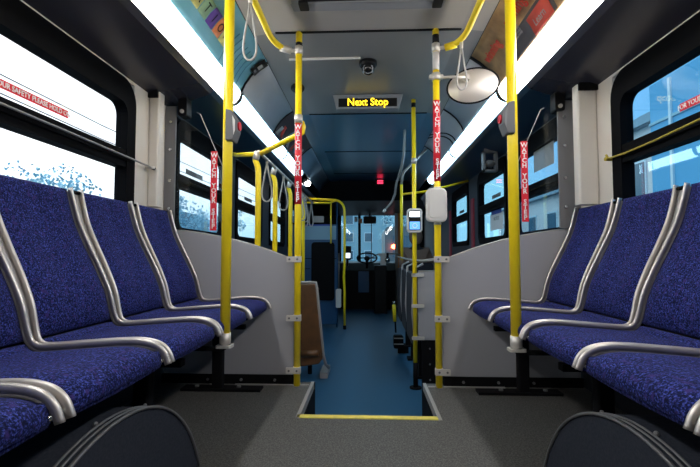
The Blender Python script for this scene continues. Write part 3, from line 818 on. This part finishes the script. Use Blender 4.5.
for i, yy in enumerate((3.02, 3.62, 4.5, 4.7, 4.9)):
    strap(XA, yy, 1.78, 1.50, .085, 'grey loop strap on the low left rail, number %s from the near end' % ('first', 'second', 'third', 'fourth', 'fifth')[i], .006, m='strap')

# stanchion low floor right with validator
X3, Y3 = .398, 3.70
t = pole('grab_pole', 'yellow pole with a black foot carrying the card reader, standing on blue floor', X3, Y3, .20, ZC, .0185)
MB().tube([(X3, Y3, 0.0), (X3, Y3, .215)], .020, 14).build('pole_foot', 'rubber', t)
MB().tube([(X3, Y3, 0), (X3, Y3, .012)], .05, 16).build('floor_flange', 'rubber', t)
MB().tube([(X3, Y3, 2.40), (X3, Y3, 2.44)], .0192, 14).build('black_band', 'black', t)
clamp(t, X3, Y3, 1.93, .023, .05)
for z in (.95, .69, .42):
    MB().rbox(X3 - .03, X3 + .075, Y3 - .03, Y3 - .02, z - .014, z + .014, .004, 'y', 3).build('bracket', 'clamp', t); clamp(t, X3, Y3, z, .0225, .028)
t = thing('card_reader', 'grey framed card reader with white and blue screen on a yellow pole', 'card reader', (X3, Y3, 1.28))
MB().rbox(.329, .457, Y3 - .075, Y3 - .022, 1.308, 1.513, .03, 'y', 6).build('case', 'wplastic', t, bevel=.006)
MB().rbox(.344, .442, Y3 - .079, Y3 - .074, 1.328, 1.494, .010, 'y', 4).build('screen_surround', 'black', t)
MB().box(.350, .436, Y3 - .082, Y3 - .0785, 1.440, 1.486).build('white_screen', 'screen', t)
MB().box(.350, .436, Y3 - .082, Y3 - .0785, 1.334, 1.400).build('blue_screen', 'screen_b', t)
MB().tube([(.393 + .018*math.cos(a), Y3 - .083, 1.366 + .018*math.sin(a)) for a in [2*PI*k/20 for k in range(20)]], .0035, 6, closed=True).build('ring_mark', 'white', t)
# low partition right
t = thing('low_partition', 'short grey panel with black kick plate behind the right partition pole', 'partition', (.8, 3.72, 0))
MB().box(.425, 1.235, 3.705, 3.725, .40, .975).build('panel', 'part', t)
k_ = MB(); k_.box(.455, 1.235, 3.70, 3.73, 0, .398); kp = k_.build('kick_plate', 'rubber', t)
for z in (.07, .2, .33): MB().tube([(.52, 3.70, z), (.52, 3.694, z)], .008, 8).build('rivet', 'gplastic', kp)
MB().tube([(.43, 3.715, .98), (.60, 3.715, .98)], .008, 8).build('top_edge', 'trim', t)

# folded seats behind it
for i, (y0, y1) in enumerate(((3.95, 4.55), (4.62, 5.2), (5.3, 5.9))):
    t = thing('folded_seat', ('dark folded seat nearest the short grey panel', 'middle dark folded seat on the right of the low floor', 'dark folded seat nearest the front on the right')[i], 'seat', (.5, y0, 0), 'dark folded seats on the right')
    MB().rbox(.40, .47, y0, y1, .30, .95, .06, 'x', 5).build('cushion', 'trousers', t, bevel=.01)
    MB().tube([(.43, y0 - .01, .28), (.40, y0 - .01, .6), (.42, y0 - .01, 1.0), (.50, y0 - .01, 1.04)], .012, 10).build('frame_tube', 'alu_dull', t)
    MB().rbox(.46, .54, y0 + .05, y0 + .13, 0, .34, .01, 'z', 3).build('leg', 'rubber', t)
    MB().rbox(.42, .62, y0 + .02, y0 + .16, 0, .02, .01, 'z', 3).build('foot', 'rubber', t)
t = thing('seat_grab_rail', 'thin dark metal rail above the folded seats reaching the partition clamp', 'rail', (.45, 3.8, 1.06))
MB().tube([(XR + .02, 2.62, 1.095), (.44, 3.6, 1.07), (.40, 4.3, 1.075), (.36, 5.2, 1.10)], .010, 10).build('rail_tube', 'alu_dull', t)
t = thing('floor_buckle', 'small black floor buckle with white bars at the foot of the folded seats', 'buckle', (.36, 5.0, 0))
MB().rbox(.29, .40, 4.95, 5.05, .06, .20, .02, 'y', 4).build('case', 'rubber', t)
MB().box(.29, .40, 4.945, 4.951, .17, .182).build('bar', 'trim', t); MB().box(.29, .40, 4.945, 4.951, .105, .117).build('bar', 'trim', t)
MB().box(.34, .46, 4.99, 5.02, 0, .08).build('anchor', 'rubber', t)
t = thing('yellow_lever', 'short yellow lever standing low by the right edge of the blue floor', 'lever', (.385, 6.3, 0))
MB().tube([(.385, 6.3, .16), (.375, 6.3, .40)], .026, 12).build('grip', 'yellow', t)
MB().tube([(.40, 6.3, 0), (.39, 6.3, .18)], .012, 8).build('shaft', 'rubber', t); MB().tube([(.375, 6.3, .40), (.372, 6.3, .45)], .018, 8).build('tip', 'chrome', t)

# second yellow pole with grab handle beyond
t = thing('grab_pole', 'yellow pole left of the card reader pole, beyond the folded seats', 'pole', (.41, 5.25, 1.06))
MB().tube([(.41, 5.25, 1.06), (.41, 5.25, 1.98)], .0185, 14).build('pole_tube', 'yellow', t)
MB().tube([(.41, 5.25, 1.98), (.43, 5.25, 2.12), (.60, 5.25, 2.30), (.72, 5.25, 2.42)], .016, 12).build('bent_top', 'alu_dull', t)
MB().tube([(.41, 5.25, 1.86), (.75, 5.25, 1.90), (1.23, 5.30, 2.03)], .014, 10).build('cross_bar', 'yellow', t)
t = thing('bent_handrail', 'bent metal handrail hanging from the ceiling near the card reader pole', 'handle', (.42, 4.9, 2.47))
MB().tube([(.40, 4.6, ZC), (.40, 4.65, 2.36)] + bez((.40, 4.7, 2.30), (.40, 4.8, 2.12), (.34, 5.1, 1.98)) + [(.33, 5.2, 1.86), (.30, 5.3, 1.78), (.20, 5.3, 1.66)], .014, 10).build('handle_tube', 'alu_dull', t)
MB().tube([(.215, 5.3, 1.68), (.19, 5.3, 1.645)], .020, 10).build('handle_end', 'clamp', t)

# ================================================================== CEILING FIXTURES
t = thing('next_stop_sign', 'grey framed sign reading Next Stop in yellow lights on the ceiling', 'sign', (0, 3.56, ZC))
poly = [(-.295, 2.468), (.295, 2.468), (.262, 2.345), (-.262, 2.345)]
MB().prism([(a, 3.55, z) for a, z in poly], (0, .08, 0)).build('housing', 'signframe', t, bevel=.004)
MB().box(-.245, .245, 3.544, 3.551, 2.362, 2.432).build('display', 'black', t)
text('lettering', 'Next Stop', .088, 'led_y', frame((0.0, 3.5425, 2.398), (1, 0, 0), (0, 0, 1)), t, stretch=.93, bold=.0016)
t = thing('dome_camera', 'black dome security camera under the ceiling', 'camera', (0.003, 2.95, ZC))
MB().tube([(0.003, 2.95, ZC), (0.003, 2.95, 2.445), (.003, 2.95, 2.43)], [.062, .062, .050], 28).build('mount', 'black', t)
MB().ellipsoid((0.003, 2.95, 2.425), (.046, .046, .048), 24, 12).build('dome', mat('dark_dome', (0.01, .01, .01), .1), t)
MB().tube([(0.003 + .033*math.cos(a), 2.912, 2.405 + .033*math.sin(a)) for a in [2*PI*k/24 for k in range(24)]], .004, 8, closed=True).build('lens_ring', 'signframe', t)
t = thing('roof_hatch', 'dark metal roof hatch frame at the top of the picture', 'hatch', (0, 1.9, ZC))
m_ = MB()
for (a0, a1, b0, b1) in ((-.40, .40, 2.19, 2.26), (-.40, .40, 1.50, 1.57), (-.40, -.34, 1.57, 2.19), (.34, .40, 1.57, 2.19)): m_.box(a0, a1, b0, b1, 2.438, ZC - .001)
m_.build('hatch_frame', 'signframe', t, bevel=.006)
MB().box(-.34, .34, 1.57, 2.19, 2.452, ZC - .001).build('hatch_lid', 'wallgrey', t)
for x in (-.36, .34): MB().rbox(x, x + .05, 2.15, 2.23, 2.425, 2.439, .008, 'z', 3).build('hinge', 'black', t)
t = thing('ceiling_fitting', 'small black round fitting on the left cove edge behind the yellow pole', 'fitting', (-.60, 3.2, 2.44))
MB().ellipsoid((-.55, 3.3, 2.43), (.055, .05, .04), 16, 10).build('housing', 'black', t)
t = thing('led_display', 'small red lit display under the front ceiling', 'display', (.21, 7.6, 2.40))
MB().box(.12, .30, 7.60, 7.66, 2.37, 2.462).build('case', 'black', t)
for z in (2.385, 2.425): MB().box(.17, .27, 7.594, 7.602, z, z + .022).build('lit_and_reflected_bar', 'led_r', t)  # upper bar paints in the display's reflection on the ceiling

# emergency cords along the windows
t = thing('signal_cord', 'thin metal bell cord across the left black window rail', 'cord', (-1.2, 1.5, 1.63))
MB().tube([(-1.215, -1.0, 1.640), (-1.215, 1.6, 1.620), (-1.2, 2.2, 1.608), (-1.20, 2.33, 1.605)], .005, 8).build('cord_line', 'greycord', t)
MB().tube([(-1.235, 2.32, 1.605), (-1.185, 2.32, 1.605)], .008, 8).build('eyelet', 'clamp', t); MB().tube([(-1.20, 2.325, 1.605), (-1.20, 2.348, 1.605)], .010, 8).build('end_stop', 'black', t)
t = thing('signal_cord', 'thin yellow bell cord sagging across the right black window rail', 'cord', (1.2, 1.5, 1.63))
MB().tube([(1.205, .2, 1.640), (1.205, 1.3, 1.630), (1.205, 1.60, 1.612), (1.205, 1.85, 1.600), (1.205, 2.05, 1.597), (1.205, 2.20, 1.603)], .0045, 8).build('cord_line', 'cord', t)
MB().tube([(1.238, 2.20, 1.603), (1.195, 2.20, 1.603)], .010, 8).build('eyelet', 'cord', t); MB().tube([(1.205, 2.19, 1.603), (1.205, 2.205, 1.625)], .006, 8).build('hook', 'cord', t)

# stickers on the panes
def wall_sticker(sx_, yc, zc, ln, h, s, label):
    x = sx_*(WX + .0185)
    t = thing('window_sticker', label, 'sticker', (x, yc, zc))
    MB().box(x, x - sx_*.001, yc - ln/2, yc + ln/2, zc - h/2, zc + h/2).build('red_strip', 'red', t)
    right = (0, 1, 0) if sx_ < 0 else (0, -1, 0)
    text('lettering', s, h*.86, 'white', frame((x - sx_*.0016, yc, zc), right, (0, 0, 1)), t, stretch=.93, bold=.0003)
wall_sticker(-1, 1.525, 1.708, .41, .032, 'FOR YOUR SAFETY PLEASE HOLD ON', 'red strip sticker with white safety lettering on the left upper pane')
wall_sticker(1, 1.556, 1.712, .41, .032, 'FOR YOUR SAFETY PLEASE HOLD ON', 'red strip sticker with white safety lettering on the right upper pane')
for i, (sx_, yy, zz, l_) in enumerate(((-1, 3.05, 1.70, .30), (-1, 4.45, 1.70, .28), (1, 4.25, 1.70, .28), (1, 5.8, 1.70, .28))):
    o = MB().box(sx_*(WX + .0185), sx_*(WX + .0175), yy - l_/2, yy + l_/2, zz - .018, zz + .018).build('vent_label', 'gplastic')
    tag(o, 'dark narrow label on the %s upper pane, %s' % (side[sx_], ('seen through the glass shield', 'beyond the thick yellow pole', 'above the paper notice', 'in the far window')[i]), 'label')
t = thing('paper_notice', 'white paper notice with a blue heading on the right window', 'notice', (1.26, 4.3, 1.4))
MB().box(WX + .0285, WX + .0275, 4.08, 4.50, 1.37, 1.53).build('sheet', 'paper', t); MB().box(WX + .0275, WX + .0265, 4.12, 4.46, 1.525, 1.565).build('blue_heading', 'blueprint', t)
text('lettering', 'NOTICE', .05, 'gplastic', frame((WX + .0265, 4.29, 1.48), (0, -1, 0), (0, 0, 1)), t)
o = MB().box(WX + .0170, WX + .0160, 2.93, 3.28, 1.74, 1.895).build('paper_notice', 'paper_b'); tag(o, 'plain beige paper behind the right glass shield sticker', 'notice')
for i, (sx_, yy) in enumerate(((1, 5.09), (1, 6.48))):
    o = MB().box(sx_*(WX - .001), sx_*(WX - .02), yy - .05, yy + .05, 1.1, 1.78).build('red_post_strip', 'darkred'); tag(o, 'dark red upright strip on the right wall, %s' % ('nearer one' if i == 0 else 'farther one'), 'strip')
# monitor bracket at right
t = thing('monitor_bracket', 'grey open metal bracket hanging under the right header panel', 'bracket', (1.12, 3.9, 2.0))
m_ = MB(); x0, x1, z0, z1, yy = 1.05, 1.18, 1.88, 2.07, 3.92
for a in ((x0, x1, z1 - .018, z1), (x0, x1, z0, z0 + .018), (x0, x0 + .018, z0, z1), (x1 - .018, x1, z0, z1)): m_.box(a[0], a[1], yy, yy + .07, a[2], a[3])
m_.build('bracket_frame', 'plate', t)
MB().ellipsoid((1.115, yy + .03, 1.955), (.05, .04, .035), 16, 8).build('camera_body', 'gplastic', t)
MB().box(x0 + .02, x1, yy + .02, yy + .05, z1, 2.10).build('hanger', 'plate', t)

# brown-shell seat on the low floor, left
t = thing('forward_seat', 'seat with brown shell and metal edge behind the left partition pole', 'seat', (-.8, 3.9, 0))
sh = MB(); sh.prism([(-1.15, 3.86, .85), (-.475, 3.86, .862), (-.405, 3.86, .20), (-.44, 3.86, .15), (-1.15, 3.86, .04)], (0, .04, 0)); sh.build('back_shell', 'brown', t, bevel=.01)
MB().tube([(-.66, 3.88, .868), (-.52, 3.88, .872), (-.472, 3.88, .870), (-.462, 3.88, .82), (-.40, 3.88, .22), (-.38, 3.90, .14), (-.36, 3.95, .10)], .014, 10).build('edge_frame', 'alu_dull', t)
MB().rbox(-1.12, -.47, 3.95, 4.40, .40, .50, .04, 'y', 4).build('cushion', 'uph', t); MB().rbox(-1.10, -.50, 3.905, 3.97, .45, .85, .04, 'y', 4).build('backrest', 'uph', t)
for x in (-.55, -1.05): MB().tube([(x, 4.1, 0), (x, 4.1, .42)], .02, 10).build('leg', 'rubber', t)
MB().box(-.44, -.37, 3.95, 4.25, 0.0, .05).build('foot', 'alu_dull', t)
MB().tube([(-.44, 3.852, .25), (-.60, 3.852, .24)], .03, 12).build('grab_ridge', 'brown', t)

# driver's barrier and rails, far left
t = thing('driver_barrier', 'dark blue driver barrier with a pale band and black door at the front left', 'barrier', (-.8, 6.7, 0))
MB().box(-1.23, -.49, 6.70, 6.74, 0.05, 1.60).build('panel', 'navy', t)
MB().box(-1.10, -.50, 6.69, 6.701, 1.36, 1.575).build('pale_band', 'ltpanel', t); MB().box(-1.10, -.56, 6.688, 6.70, 1.575, 1.60).build('blue_band', 'blueprint', t)
MB().rbox(-.88, -.52, 6.66, 6.70, .42, 1.32, .05, 'y', 4).build('black_door', 'rubber', t)
MB().box(-1.23, -.49, 6.69, 6.70, 1.06, 1.07).build('groove', 'rubber', t); MB().box(-1.23, -.9, 6.69, 6.70, .90, .91).build('groove', 'rubber', t)
MB().tube([(-.485, 6.72, 0), (-.485, 6.72, 1.95)], .012, 8).build('edge_post', 'navy', t)
o = MB().rbox(-.85, -.69, 6.68, 6.699, 1.63, 1.73, .01, 'y', 3).build('notice_plate', 'paper_b'); tag(o, 'small tan plate above the pale band of the driver barrier', 'plate'); 
t = thing('white_canister', 'small white canister mounted low beside the far left pole', 'canister', (-.44, 6.6, .35))
MB().rbox(-.49, -.41, 6.56, 6.64, .32, .60, .02, 'y', 4).build('body', 'wplastic', t); MB().tube([(-.45, 6.64, .60), (-.45, 6.68, 1.15)], .008, 8).build('hose', 'gplastic', t)
t = thing('curved_pole', 'curved yellow pole and rails in front of the driver barrier', 'pole', (-.356, 6.62, 0))
MB().tube([(-.356, 6.55, 0.0), (-.356, 6.55, .55), (-.366, 6.55, .80), (-.356, 6.55, 1.0), (-.356, 6.55, 1.74)] + bez((-.36, 6.55, 1.82), (-.38, 6.55, 1.94), (-.50, 6.55, 1.96)) + [(-1.0, 6.55, 1.99)], .019, 12).build('pole_tube', 'yellow', t)
MB().tube([(-.50, 6.55, 1.95), (-.58, 6.45, 1.905), (-1.0, 6.40, 1.905)], .015, 10).build('lower_rail', 'yellow', t)
MB().tube([(-.356, 6.55, 0), (-.356, 6.55, .06)], .024, 10).build('foot', 'rubber', t)
MB().tube([(-.57, 6.6, 1.94), (-.57, 6.6, 1.30)], .012, 8).build('inner_post', 'yellow', t)
for i, xx in enumerate((-.93, -.85)):
    strap(xx, 6.40, 1.90, 1.55, .07, 'dark loop strap on the far left curved rail, %s' % ('left one' if i == 0 else 'right one'), .009)

# front: dash, farebox, wheel, screen
t = thing('dashboard', 'black dashboard under the windshield', 'dashboard', (0, 9.2, 0))
MB().prism([(-WX + .01, 9.0, 0), (-WX + .01, 8.95, .80), (-WX + .01, 9.15, .95), (-WX + .01, 9.59, .98), (-WX + .01, 9.59, 0)], (WX*2 - .68, 0, 0)).build('console', 'black', t)
MB().box(-.20, .02, 8.93, 8.96, .35, .78).build('access_panel', 'navy', t)
t = thing('fare_box', 'black and white fare box at the front of the aisle', 'fare box', (.25, 8.4, 0))
MB().rbox(.12, .36, 8.3, 8.6, 0, .92, .02, 'z', 3).build('body', 'black', t)
MB().rbox(.24, .34, 8.28, 8.36, .93, 1.10, .01, 'y', 3).build('coin_unit', 'wplastic', t); MB().rbox(.20, .40, 8.3, 8.5, 1.10, 1.15, .02, 'y', 3).build('top', 'wplastic', t)
MB().ellipsoid((.37, 8.2, 1.03), (.05, .05, .06), 14, 8).build('dial', 'chrome', t); MB().tube([(.37, 8.2, 1.07), (.37, 8.2, 1.16)], .025, 10).build('dial_neck', 'black', t)
t = thing('modesty_rail', 'thin curved metal rail in front of the fare box', 'rail', (.3, 9.15, .95))
MB().tube(bez((.05, 9.15, .96), (.07, 9.15, 1.13), (.26, 9.15, 1.14)) + bez((.58, 9.15, 1.15), (.74, 9.15, 1.14), (.80, 9.15, .95)) + [(.80, 9.15, .9)], .014, 10).build('rail_tube', 'alu_dull', t)
t = thing('steering_wheel', 'dark steering wheel at the left of the windshield', 'steering wheel', (-.02, 8.6, 1.0))
MB().tube([(-.02 + .20*math.cos(a), 8.75 + .08*math.sin(a), 1.06 + .10*math.sin(a)) for a in [2*PI*k/28 for k in range(28)]], .016, 8, closed=True).build('rim', 'black', t)
MB().ellipsoid((-.02, 8.75, 1.05), (.06, .03, .05), 12, 8).build('hub', 'black', t); MB().tube([(-.02, 8.77, 1.03), (-.02, 8.97, .86)], .03, 8).build('column', 'black', t)
MB().tube([(-.21, 8.75, 1.06), (.17, 8.75, 1.06)], .012, 8).build('spoke', 'black', t)
t = thing('driver_display', 'bright driver display left of the windshield', 'display', (-.42, 8.6, .9))
MB().rbox(-.50, -.34, 8.7, 8.76, 1.02, 1.30, .02, 'y', 3).build('case', 'black', t); MB().box(-.49, -.36, 8.694, 8.70, 1.06, 1.16).build('screen', 'screen', t); MB().box(-.44, -.40, 8.72, 8.95, .90, 1.05).build('stand', 'black', t)
t = thing('rear_view_mirror', 'dark interior mirror hanging at the top of the windshield', 'mirror', (-.1, 9.3, 1.95))
MB().rbox(-.10, .18, 9.30, 9.34, 1.80, 1.96, .02, 'y', 3).build('mirror_body', 'black', t); MB().box(.02, .06, 9.31, 9.33, 1.94, 2.05).build('stalk', 'black', t)
t = thing('hanging_tag', 'small orange and white tag hanging beside the interior mirror', 'tag', (-.2, 9.2, 1.9))
MB().box(-.20, -.12, 9.2, 9.205, 1.80, 1.90).build('tag_card', 'note_orange', t); MB().box(-.29, -.22, 9.2, 9.205, 1.83, 1.94).build('white_card', 'wplastic', t); MB().tube([(-.17, 9.202, 1.89), (-.17, 9.202, 2.08)], .004, 6).build('string', 'black', t)
t = thing('windshield_wiper', 'thin dark wiper upright on the windshield', 'wiper', (-.1, 9.72, 1.0))
MB().tube([(.08, 9.72, .97), (.08, 9.72, 1.85)], .010, 6).build('wiper_arm', 'black', t)
t = thing('door_post', 'dark post with an orange edge between windshield and front door', 'post', (.62, 9.3, 0))
MB().box(.58, .64, 9.3, 9.36, 0, 2.05).build('post', 'alu_dull', t); MB().box(.645, .70, 9.3, 9.36, 0, 2.05).build('orange_edge', mat('orange_paint', (.45, .14, .02), .5), t)

# passenger seated on the right, seen from behind
def skin_body(name, verts, edges, radii, m, parent, sub=2, root=0):
    me = bpy.data.meshes.new(name); me.from_pydata([(a, b, c + (.15 if c > .5 else 0)) for a, b, c in verts], edges, []); o = bpy.data.objects.new(name, me); COL.objects.link(o); o.parent = parent
    sk = o.modifiers.new('skin', 'SKIN'); ss = o.modifiers.new('sub', 'SUBSURF'); ss.levels = sub; ss.render_levels = sub
    for i, r in enumerate(radii):
        d = me.skin_vertices[0].data[i]; d.radius = (r, r) if not isinstance(r, tuple) else r; d.use_root = (i == root)
    me.materials.append(M[m]); return o
px, py = .80, 7.2
t = thing('person', 'person in a brown jacket seated at the front right, seen from behind', 'person', (px, py, 0))
V = [(0, 0, .56), (0, 0.0, .78), (0, .02, 1.0), (0, .02, 1.08), (0, .03, 1.17), (0, .05, 1.27), (0, .05, 1.36),
     (-.16, .02, 1.03), (-.22, .04, .84), (-.18, .22, .72), (-.12, .36, .70), (.16, .02, 1.03), (.22, .04, .84), (.18, .22, .72), (.12, .36, .70),
     (-.10, .06, .54), (-.11, .46, .54), (-.11, .48, .12), (-.11, .60, .05), (.10, .06, .54), (.11, .46, .54), (.11, .48, .12), (.11, .60, .05)]
E_ = [(0,1),(1,2),(2,3),(3,4),(4,5),(5,6),(2,7),(7,8),(8,9),(9,10),(2,11),(11,12),(12,13),(13,14),(0,15),(15,16),(16,17),(17,18),(0,19),(19,20),(20,21),(21,22)]
Rr = [.16,.16,.155,.07,.06,.095,.075,.075,.055,.045,.035,.075,.055,.045,.035,.095,.075,.05,.045,.095,.075,.05,.045]
skin_body('body', V, E_, Rr, 'trousers', t)
skin_body('jacket', [(0,0,.60),(0,0,.80),(0,.02,1.0),(-.17,.02,1.03),(-.23,.04,.84),(-.19,.20,.74),(.17,.02,1.03),(.23,.04,.84),(.19,.20,.74)], [(0,1),(1,2),(2,3),(3,4),(4,5),(2,6),(6,7),(7,8)], [.185,.185,.175,.09,.075,.062,.09,.075,.062], 'jacket', t)
MB().ellipsoid((px, py + .03, 1.425), (.115, .125, .145), 20, 14).build('hood', 'jacket', t)
MB().ellipsoid((px, py + .13, 1.415), (.075, .06, .10), 16, 10).build('face', 'skin', t)
for q in (-.12, .12):
    h = MB()
    for k in range(4): h.tube([(px + q + (-.027 + .018*k), py + .38, .85), (px + q + (-.027 + .018*k), py + .44 + .006*(k % 3), .845), (px + q + (-.027 + .018*k), py + .47, .825)], [.011, .010, .008], 8)
    h.ellipsoid((px + q, py + .36, .85), (.042, .05, .02), 12, 8); h.tube([(px + q - .03, py + .35, .85), (px + q - .055, py + .40, .85)], .011, 8); h.build('hand', 'skin', t)
t = thing('passenger_seat', 'dark seat under the person at the front right', 'seat', (px, py, 0))
MB().rbox(px - .24, px + .24, py - .17, py + .30, .51, .59, .03, 'z', 4).build('seat', 'trousers', t); MB().rbox(px - .24, px + .24, py - .26, py - .19, .50, 1.0, .05, 'y', 4).build('backrest', 'trousers', t)
for q in (-.18, .18): MB().tube([(px + q, py, 0), (px + q, py, .52)], .02, 8).build('leg', 'rubber', t)

# ================================================================== OUTSIDE
mb = MB(); mb.box(-60, 60, -30, 90, -.45, -.35); struct(mb.build('ground', 'road'))
def tree(x, y, h, r, label, dens=26):
    t = thing('tree', label, 'tree', (x, y, -.35), 'hazy trees outside')
    MB().tube([(x, y, -.35), (x + .1, y, h*.5), (x, y, h*.9)], [.18, .12, .04], 8).build('trunk', 'bark', t)
    m_ = MB(); rnd = random.Random(int(x*13 + y*7)); cl = []
    for k in range(dens):
        a = rnd.random()*2*PI; e_ = rnd.random(); rr = r*(rnd.random()**.5)*(1.1 - .6*e_)
        cl.append((Vector((x + rr*math.cos(a), y + rr*math.sin(a), h*(.30 + .66*e_))), r*rnd.uniform(.18, .36)))
        MB.tube(m_, [(x, y, h*.35), cl[-1][0]], [.03, .008], 4)
    for c, q in cl:
        for _ in range(110):
            d_ = Vector((rnd.gauss(0, 1), rnd.gauss(0, 1), rnd.gauss(0, 1))).normalized()*q*rnd.random()**.4
            u_ = Vector((rnd.gauss(0, 1), rnd.gauss(0, 1), rnd.gauss(0, 1))).normalized()*.09; v_ = u_.orthogonal().normalized()*.05; p_ = c + d_
            m_._add([p_ - u_, p_ + v_, p_ + u_, p_ - v_], [(0, 1, 2, 3)])
    m_.build('crown', 'leaf', t)
for i, (x, y, h, r, l_) in enumerate(((-14, 12, 3.4, 2.4, 'low hazy tree seen through the left near window'), (-13, 17, 4.2, 2.6, 'hazy tree behind the left near window, farther along'), (-12, 24, 4.6, 2.6, 'hazy tree seen through the left glass shield'), (-11, 31, 4.4, 2.4, 'hazy tree in the window beyond the thick left pole'), (-17, 6, 3.0, 2.4, 'low hazy bush line at the far left window edge'))):
    tree(x, y, h, r, l_)
def house(x0, x1, y0, y1, h, m, label, roof=True, rows=2, cols=4, face='x'):
    cx, cy_ = (x0 + x1)/2, (y0 + y1)/2
    t = thing('house', label, 'building', (cx, cy_, -.35))
    MB().box(x0, x1, y0, y1, -.35, h).build('wall', m, t)
    if roof: MB().prism([(x0 - .3, y0 - .3, h), (x1 + .3, y0 - .3, h), (cx, y0 - .3, h + 1.6)], (0, y1 - y0 + .6, 0)).build('roof', 'roof', t)
    for r_ in range(rows):
        for c_ in range(cols):
            z = .6 + r_*(h - .6)/rows; zh = (h - .6)/rows*.55
            if face == 'x':
                xf = x1 if cx < 0 else x0; d = .04 if cx < 0 else -.04; yy = y0 + (c_ + .3)*(y1 - y0)/cols
                f_ = MB().box(xf, xf + d, yy, yy + (y1 - y0)/cols*.45, z, z + zh).build('window', 'winlt', t)
                MB().box(xf + d, xf + d*1.5, yy + .08, yy + (y1 - y0)/cols*.45 - .08, z + .08, z + zh - .08).build('pane', 'win', f_)
            else:
                xx = x0 + (c_ + .3)*(x1 - x0)/cols
                f_ = MB().box(xx, xx + (x1 - x0)/cols*.45, y0, y0 - .05, z, z + zh).build('window', 'winlt', t)
                MB().box(xx + .08, xx + (x1 - x0)/cols*.45 - .08, y0 - .05, y0 - .07, z + .08, z + zh - .08).build('pane', 'win', f_)
house(-19, -14, 33, 42, 3.4, 'house', 'pale house seen through the left windows')
house(9, 15, 3, 13.9, 6.5, 'house_b', 'long blue building seen through the right near window', False, 0, 0)
b_ = [o for o in bpy.data.objects if o.get('label') == 'long blue building seen through the right near window'][0]
for yy in (4.2, 5.6, 6.0, 8.1, 10.4, 10.8, 12.9): MB().box(8.94, 9.0, yy, yy + .10, -.35, 6.4).build('pale_column', 'winlt', b_)
for zz in (.9, 2.6, 5.2): MB().box(8.95, 9.0, 3, 13.9, zz, zz + .08).build('pale_band', 'house_t', b_)
house(9.5, 14, 14.3, 18.5, 5.5, 'house', 'white house at the far edge of the right near window', True, 2, 2)
house(9, 15, 20, 30, 4.0, 'house', 'pale building seen through the right far windows', True, 2, 4)
house(-9, 9, 45, 52, 8.0, 'house_t', 'teal building ahead beyond the windshield', False, 4, 9, 'y')
tree(3.2, 34, 6.5, 2.2, 'hazy tree ahead of the bus, right of the windshield', 30)
# van ahead with tail lamps
t = thing('van', 'grey van stopped ahead with glowing red tail lamps', 'van', (1.5, 14, -.35))
MB().rbox(.55, 2.3, 14.0, 17.5, .1, 2.05, .15, 'y', 5).build('body', 'van', t); MB().box(.8, 2.05, 13.98, 14.0, 1.05, 1.75).build('rear_window', 'win', t)
for x, z in ((.83, 1.39), (1.62, 1.70)): MB().tube([(x, 13.99, z), (x, 13.93, z)], .07, 14).build('tail_lamp', 'lamp_r', t)
for x in (.75, 2.1): MB().tube([(x - .1, 14.6, 0), (x + .1, 14.6, 0)], .35, 20).build('wheel', 'rubber', t)
for i in range(3):
    o = MB().tube([(-10, -5, 5.2 + i*.5), (-9.6, 15, 4.8 + i*.5), (-10, 40, 5.4 + i*.5)], .02, 6).build('overhead_wire', 'bark'); tag(o, 'thin overhead wire beyond the left windows, %s' % ('lowest', 'middle', 'topmost')[i], 'wire')
